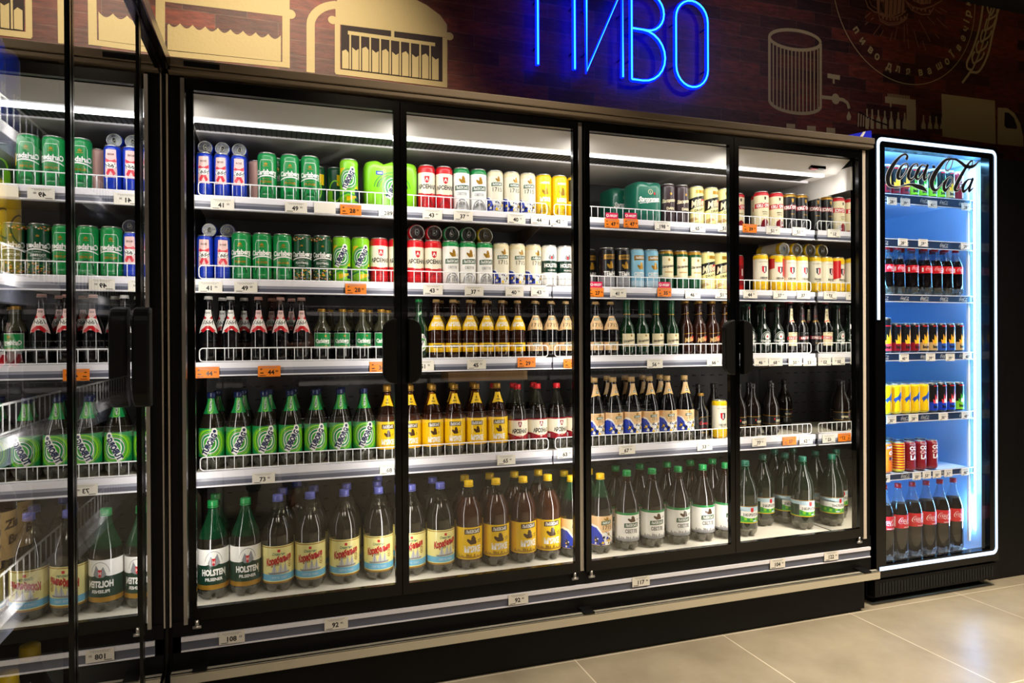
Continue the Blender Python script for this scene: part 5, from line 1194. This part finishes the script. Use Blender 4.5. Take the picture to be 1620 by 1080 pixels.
for i in range(4):
    a_, b_ = seams[i], seams[i+1]
    mb = MB(); w = .012
    mb.box((LX-.012, a_+.003, .17), (LX+.004, a_+w, 1.972), 'black_gloss').box((LX-.012, b_-w, .17), (LX+.004, b_-.003, 1.972), 'black_gloss').box((LX-.012, a_, 1.96), (LX+.004, b_, 1.972), 'black_gloss').box((LX-.012, a_, .17), (LX+.004, b_, .19), 'black_gloss')
    dd = obj('door', mb, side)
    obj('glass_pane', MB().add([(LX, a_+w, .19), (LX, b_-w, .19), (LX, b_-w, 1.96), (LX, a_+w, 1.96)], [(0, 1, 2, 3)], 'side_glass'), dd)
    if i == 2:
        h = obj('handle', handle_me[-1], dd, loc=(LX-.0165, -.50, 1.128)); h.rotation_euler.z = PI/2; h.scale = (1, 1.3, 1.08)
        bv = h.modifiers.new('bevel', 'BEVEL'); bv.width = .008; bv.segments = 3
LSH = [1.50, 1.27, 1.02, .76]
obj('floor_deck', MB().box((LX-.69, Y0, .25), (LX-.02, Y1-.01, .27), 'deck_white'), side)
obj('back_panel', MB().box((LX-.70, Y0, .25), (LX-.69, Y1, 2.0), 'dark_panel'), side)
for k, z in enumerate(LSH):
    sh = obj('shelf', MB().box((LX-.6, -1.55, z-.014), (LX-.09, -.03, z-.001), 'shelf_under'), side)
    obj('price_rail', MB().box((LX-.088, -1.55, z-.044), (LX-.07, -.03, z-.018), 'rail_grey').box((LX-.088, -1.55, z-.018), (LX-.068, -.03, z), 'rail_white'), sh)
    obj('wire_guard', guard_mesh(-1.53, -.05, z+.003, .045, LX-.08, 'y'), sh)
names = ['top shelf', 'second shelf', 'third shelf', 'fourth shelf']
for k, (z, kk, st) in enumerate(((1.50, 'bluec', .068), (1.27, 'gold', .068), (1.02, 'brose', .07), (.76, 'zlat', .075))):
    its = [(kk, -1.30+i*st, LX-.135, 0.) for i in range(7)]
    fill([('', its)], z+.001, 'side cooler '+names[k], side='camera', fwd=lambda a, b: (b, a), rot0=PI/2)
its = [('pm2', -1.25+i*.112, LX-.12, 0.) for i in range(5)]
fill([('', its)], .271, 'side cooler floor', side='camera', fwd=lambda a, b: (b, a), rot0=PI/2)

# ================================================================== seen in the glass: the aisle behind and the photographer
opp = thing('opposite_shelving', 'long shelving with white wire rails across the aisle, seen in the glass', 'shelving', (1.4, -4.5, 0))
obj('back_panel', MB().box((-2.6, -.5, 0), (2.6, -.46, 2.1), 'wall_dark'), opp)
for x in (-2.6, -1.3, 0, 1.3, 2.58): obj('upright', MB().box((x, -.46, 0), (x+.03, 0, 2.1), 'black_metal'), opp)
for z in (.35, .75, 1.1, 1.42, 1.72):
    sh = obj('shelf', MB().box((-2.57, -.45, z), (2.57, -.02, z+.012), 'shelf_top'), opp)
    obj('price_rail', MB().box((-2.57, -.02, z-.02), (2.57, .0, z+.02), 'rail_white'), sh)
    mb = MB(); mb.tube([(-2.55, -.01, z+.07), (2.55, -.01, z+.07)], .003, 'wire_white', 5)
    for i in range(100): mb.tube([(-2.55+i*.0515, -.01, z+.02), (-2.55+i*.0515, -.01, z+.07)], .002, 'wire_white', 4)
    obj('wire_guard', mb, sh)
obj('led_blocker', MB().box((-2.6, -.03, 1.93), (2.6, .0, 2.1), 'black_metal'), opp)  # added board that blocks the aisle LEDs from mirroring in the cooler doors
for x in (.1, 1.4, 2.7): area('aisle_led', (x, -4.58, 2.08), (math.radians(12), 0, 0), 1.2, .04, 4, LED)

person = thing('person', 'person in a dark top holding up a phone, mirrored faintly in the cooler glass', 'person', (0, 0, 0))
def skinned(name, verts, edges, radii, mat, root=0, parent=person, sub=2):
    me = bpy.data.meshes.new(name); me.from_pydata(verts, edges, []); me.materials.append(MATS[mat])
    o = bpy.data.objects.new(name, me); COL.objects.link(o); o.parent = parent
    m = o.modifiers.new('skin', 'SKIN'); m.use_smooth_shade = True
    for i, v in enumerate(me.skin_vertices[0].data):
        q = radii[i]; v.radius = (q, q) if not isinstance(q, tuple) else q; v.use_root = (i == root)
    sb = o.modifiers.new('sub', 'SUBSURF'); sb.levels = sub; sb.render_levels = sub
    return o
PV, PE, PR = [], [], []
def J(p, r_, link=None):
    PV.append(p); PR.append(r_); i = len(PV)-1
    if link is not None: PE.append((link, i))
    return i
BY = -2.66
pel = J((-.06, BY, .93), .13); wa = J((-.06, BY, 1.08), .115, pel); ch = J((-.06, BY, 1.28), .125, wa); nk = J((-.06, BY+.01, 1.43), .055, ch)
h0 = J((-.06, BY+.02, 1.50), .06, nk); h1 = J((-.06, BY+.035, 1.58), .085, h0); h2 = J((-.06, BY+.02, 1.66), .078, h1)
for sx, hx in ((-1, -.150), (1, .022)):
    sh_ = J((-.06+sx*.17, BY, 1.36), .055, ch); el_ = J((-.06+sx*.26, BY+.10, 1.12), .04, sh_); wr = J((hx+sx*.03, BY+.27, 1.125), .026, el_)
    pa = J((hx+sx*.018, BY+.315, 1.135), .024, wr)
    for f in range(4):
        a1 = J((hx+sx*.014, BY+.335+.004*f, 1.158-f*.016), .0085, pa); a2 = J((hx-sx*.004, BY+.343, 1.162-f*.017), .0078, a1); J((hx-sx*(.022+.003*(f in (1, 2))), BY+.3435, 1.160-f*.017), .007, a2)
    t1 = J((hx+sx*.002, BY+.328, 1.108), .0095, pa); J((hx-sx*.022, BY+.330, 1.112), .008, t1)
    hp = J((-.06+sx*.09, BY, .86), .085, pel); kn = J((-.06+sx*.11, BY+.02, .50), .055, hp); an = J((-.06+sx*.12, BY-.01, .10), .035, kn); J((-.06+sx*.13, BY+.11, .04), .032, an)
skinned('body', PV, PE, PR, 'skin', sub=1)
skinned('shirt', [(-.06, BY, .90), (-.06, BY, 1.1), (-.06, BY, 1.30), (-.06, BY, 1.38), (-.235, BY, 1.36), (.115, BY, 1.36), (-.28, BY+.04, 1.25), (.16, BY+.04, 1.25)], [(0, 1), (1, 2), (2, 3), (2, 4), (2, 5), (4, 6), (5, 7)], [.155, .14, .15, .085, .075, .075, .062, .062], 'clothing')
skinned('trousers', [(-.06, BY, .93), (-.15, BY, .84), (.03, BY, .84), (-.17, BY+.02, .5), (.05, BY+.02, .5), (-.18, BY-.01, .12), (.06, BY-.01, .12)], [(0, 1), (0, 2), (1, 3), (2, 4), (3, 5), (4, 6)], [.145, .1, .1, .075, .075, .055, .055], 'clothing')
mb = MB().lathe([(1.50, .06), (1.54, .088), (1.60, .1), (1.68, .09), (1.73, .06), (1.755, .001)], 'hair', 20)
hr = obj('hair', mb, person, loc=(-.06, BY-.012, 0))
face = MB()
for sx in (-1, 1): face.lathe([(-.007, .001), (-.004, .010), (.004, .010), (.007, .001)], 'ink_white' if 'ink_white' in MATS else ink('white'), 10)
ey = obj('face_features', MB().tube([(-.09, BY+.128, 1.595), (-.075, BY+.132, 1.595)], .007, 'hair', 8).tube([(-.045, BY+.132, 1.595), (-.03, BY+.128, 1.595)], .007, 'hair', 8).tube([(-.06, BY+.128, 1.59), (-.06, BY+.142, 1.565)], .010, 'skin', 8).tube([(-.08, BY+.118, 1.54), (-.06, BY+.124, 1.537), (-.04, BY+.118, 1.54)], .005, 'ink_wine' if 'ink_wine' in MATS else ink('wine'), 8), person)
ph = obj('smartphone', MB().box((-.143, -2.3125, 1.098), (.013, -2.3045, 1.174), 'black_gloss'), bevel=.002)
tag(ph, 'black phone held sideways in the hands of the mirrored person', 'phone')
for x, z in ((0, 1.165), (-.02, 1.165)): obj('camera_lens', MB().tube([(x, -2.3046, z), (x, -2.3036, z)], .006, 'silver', 12), ph)
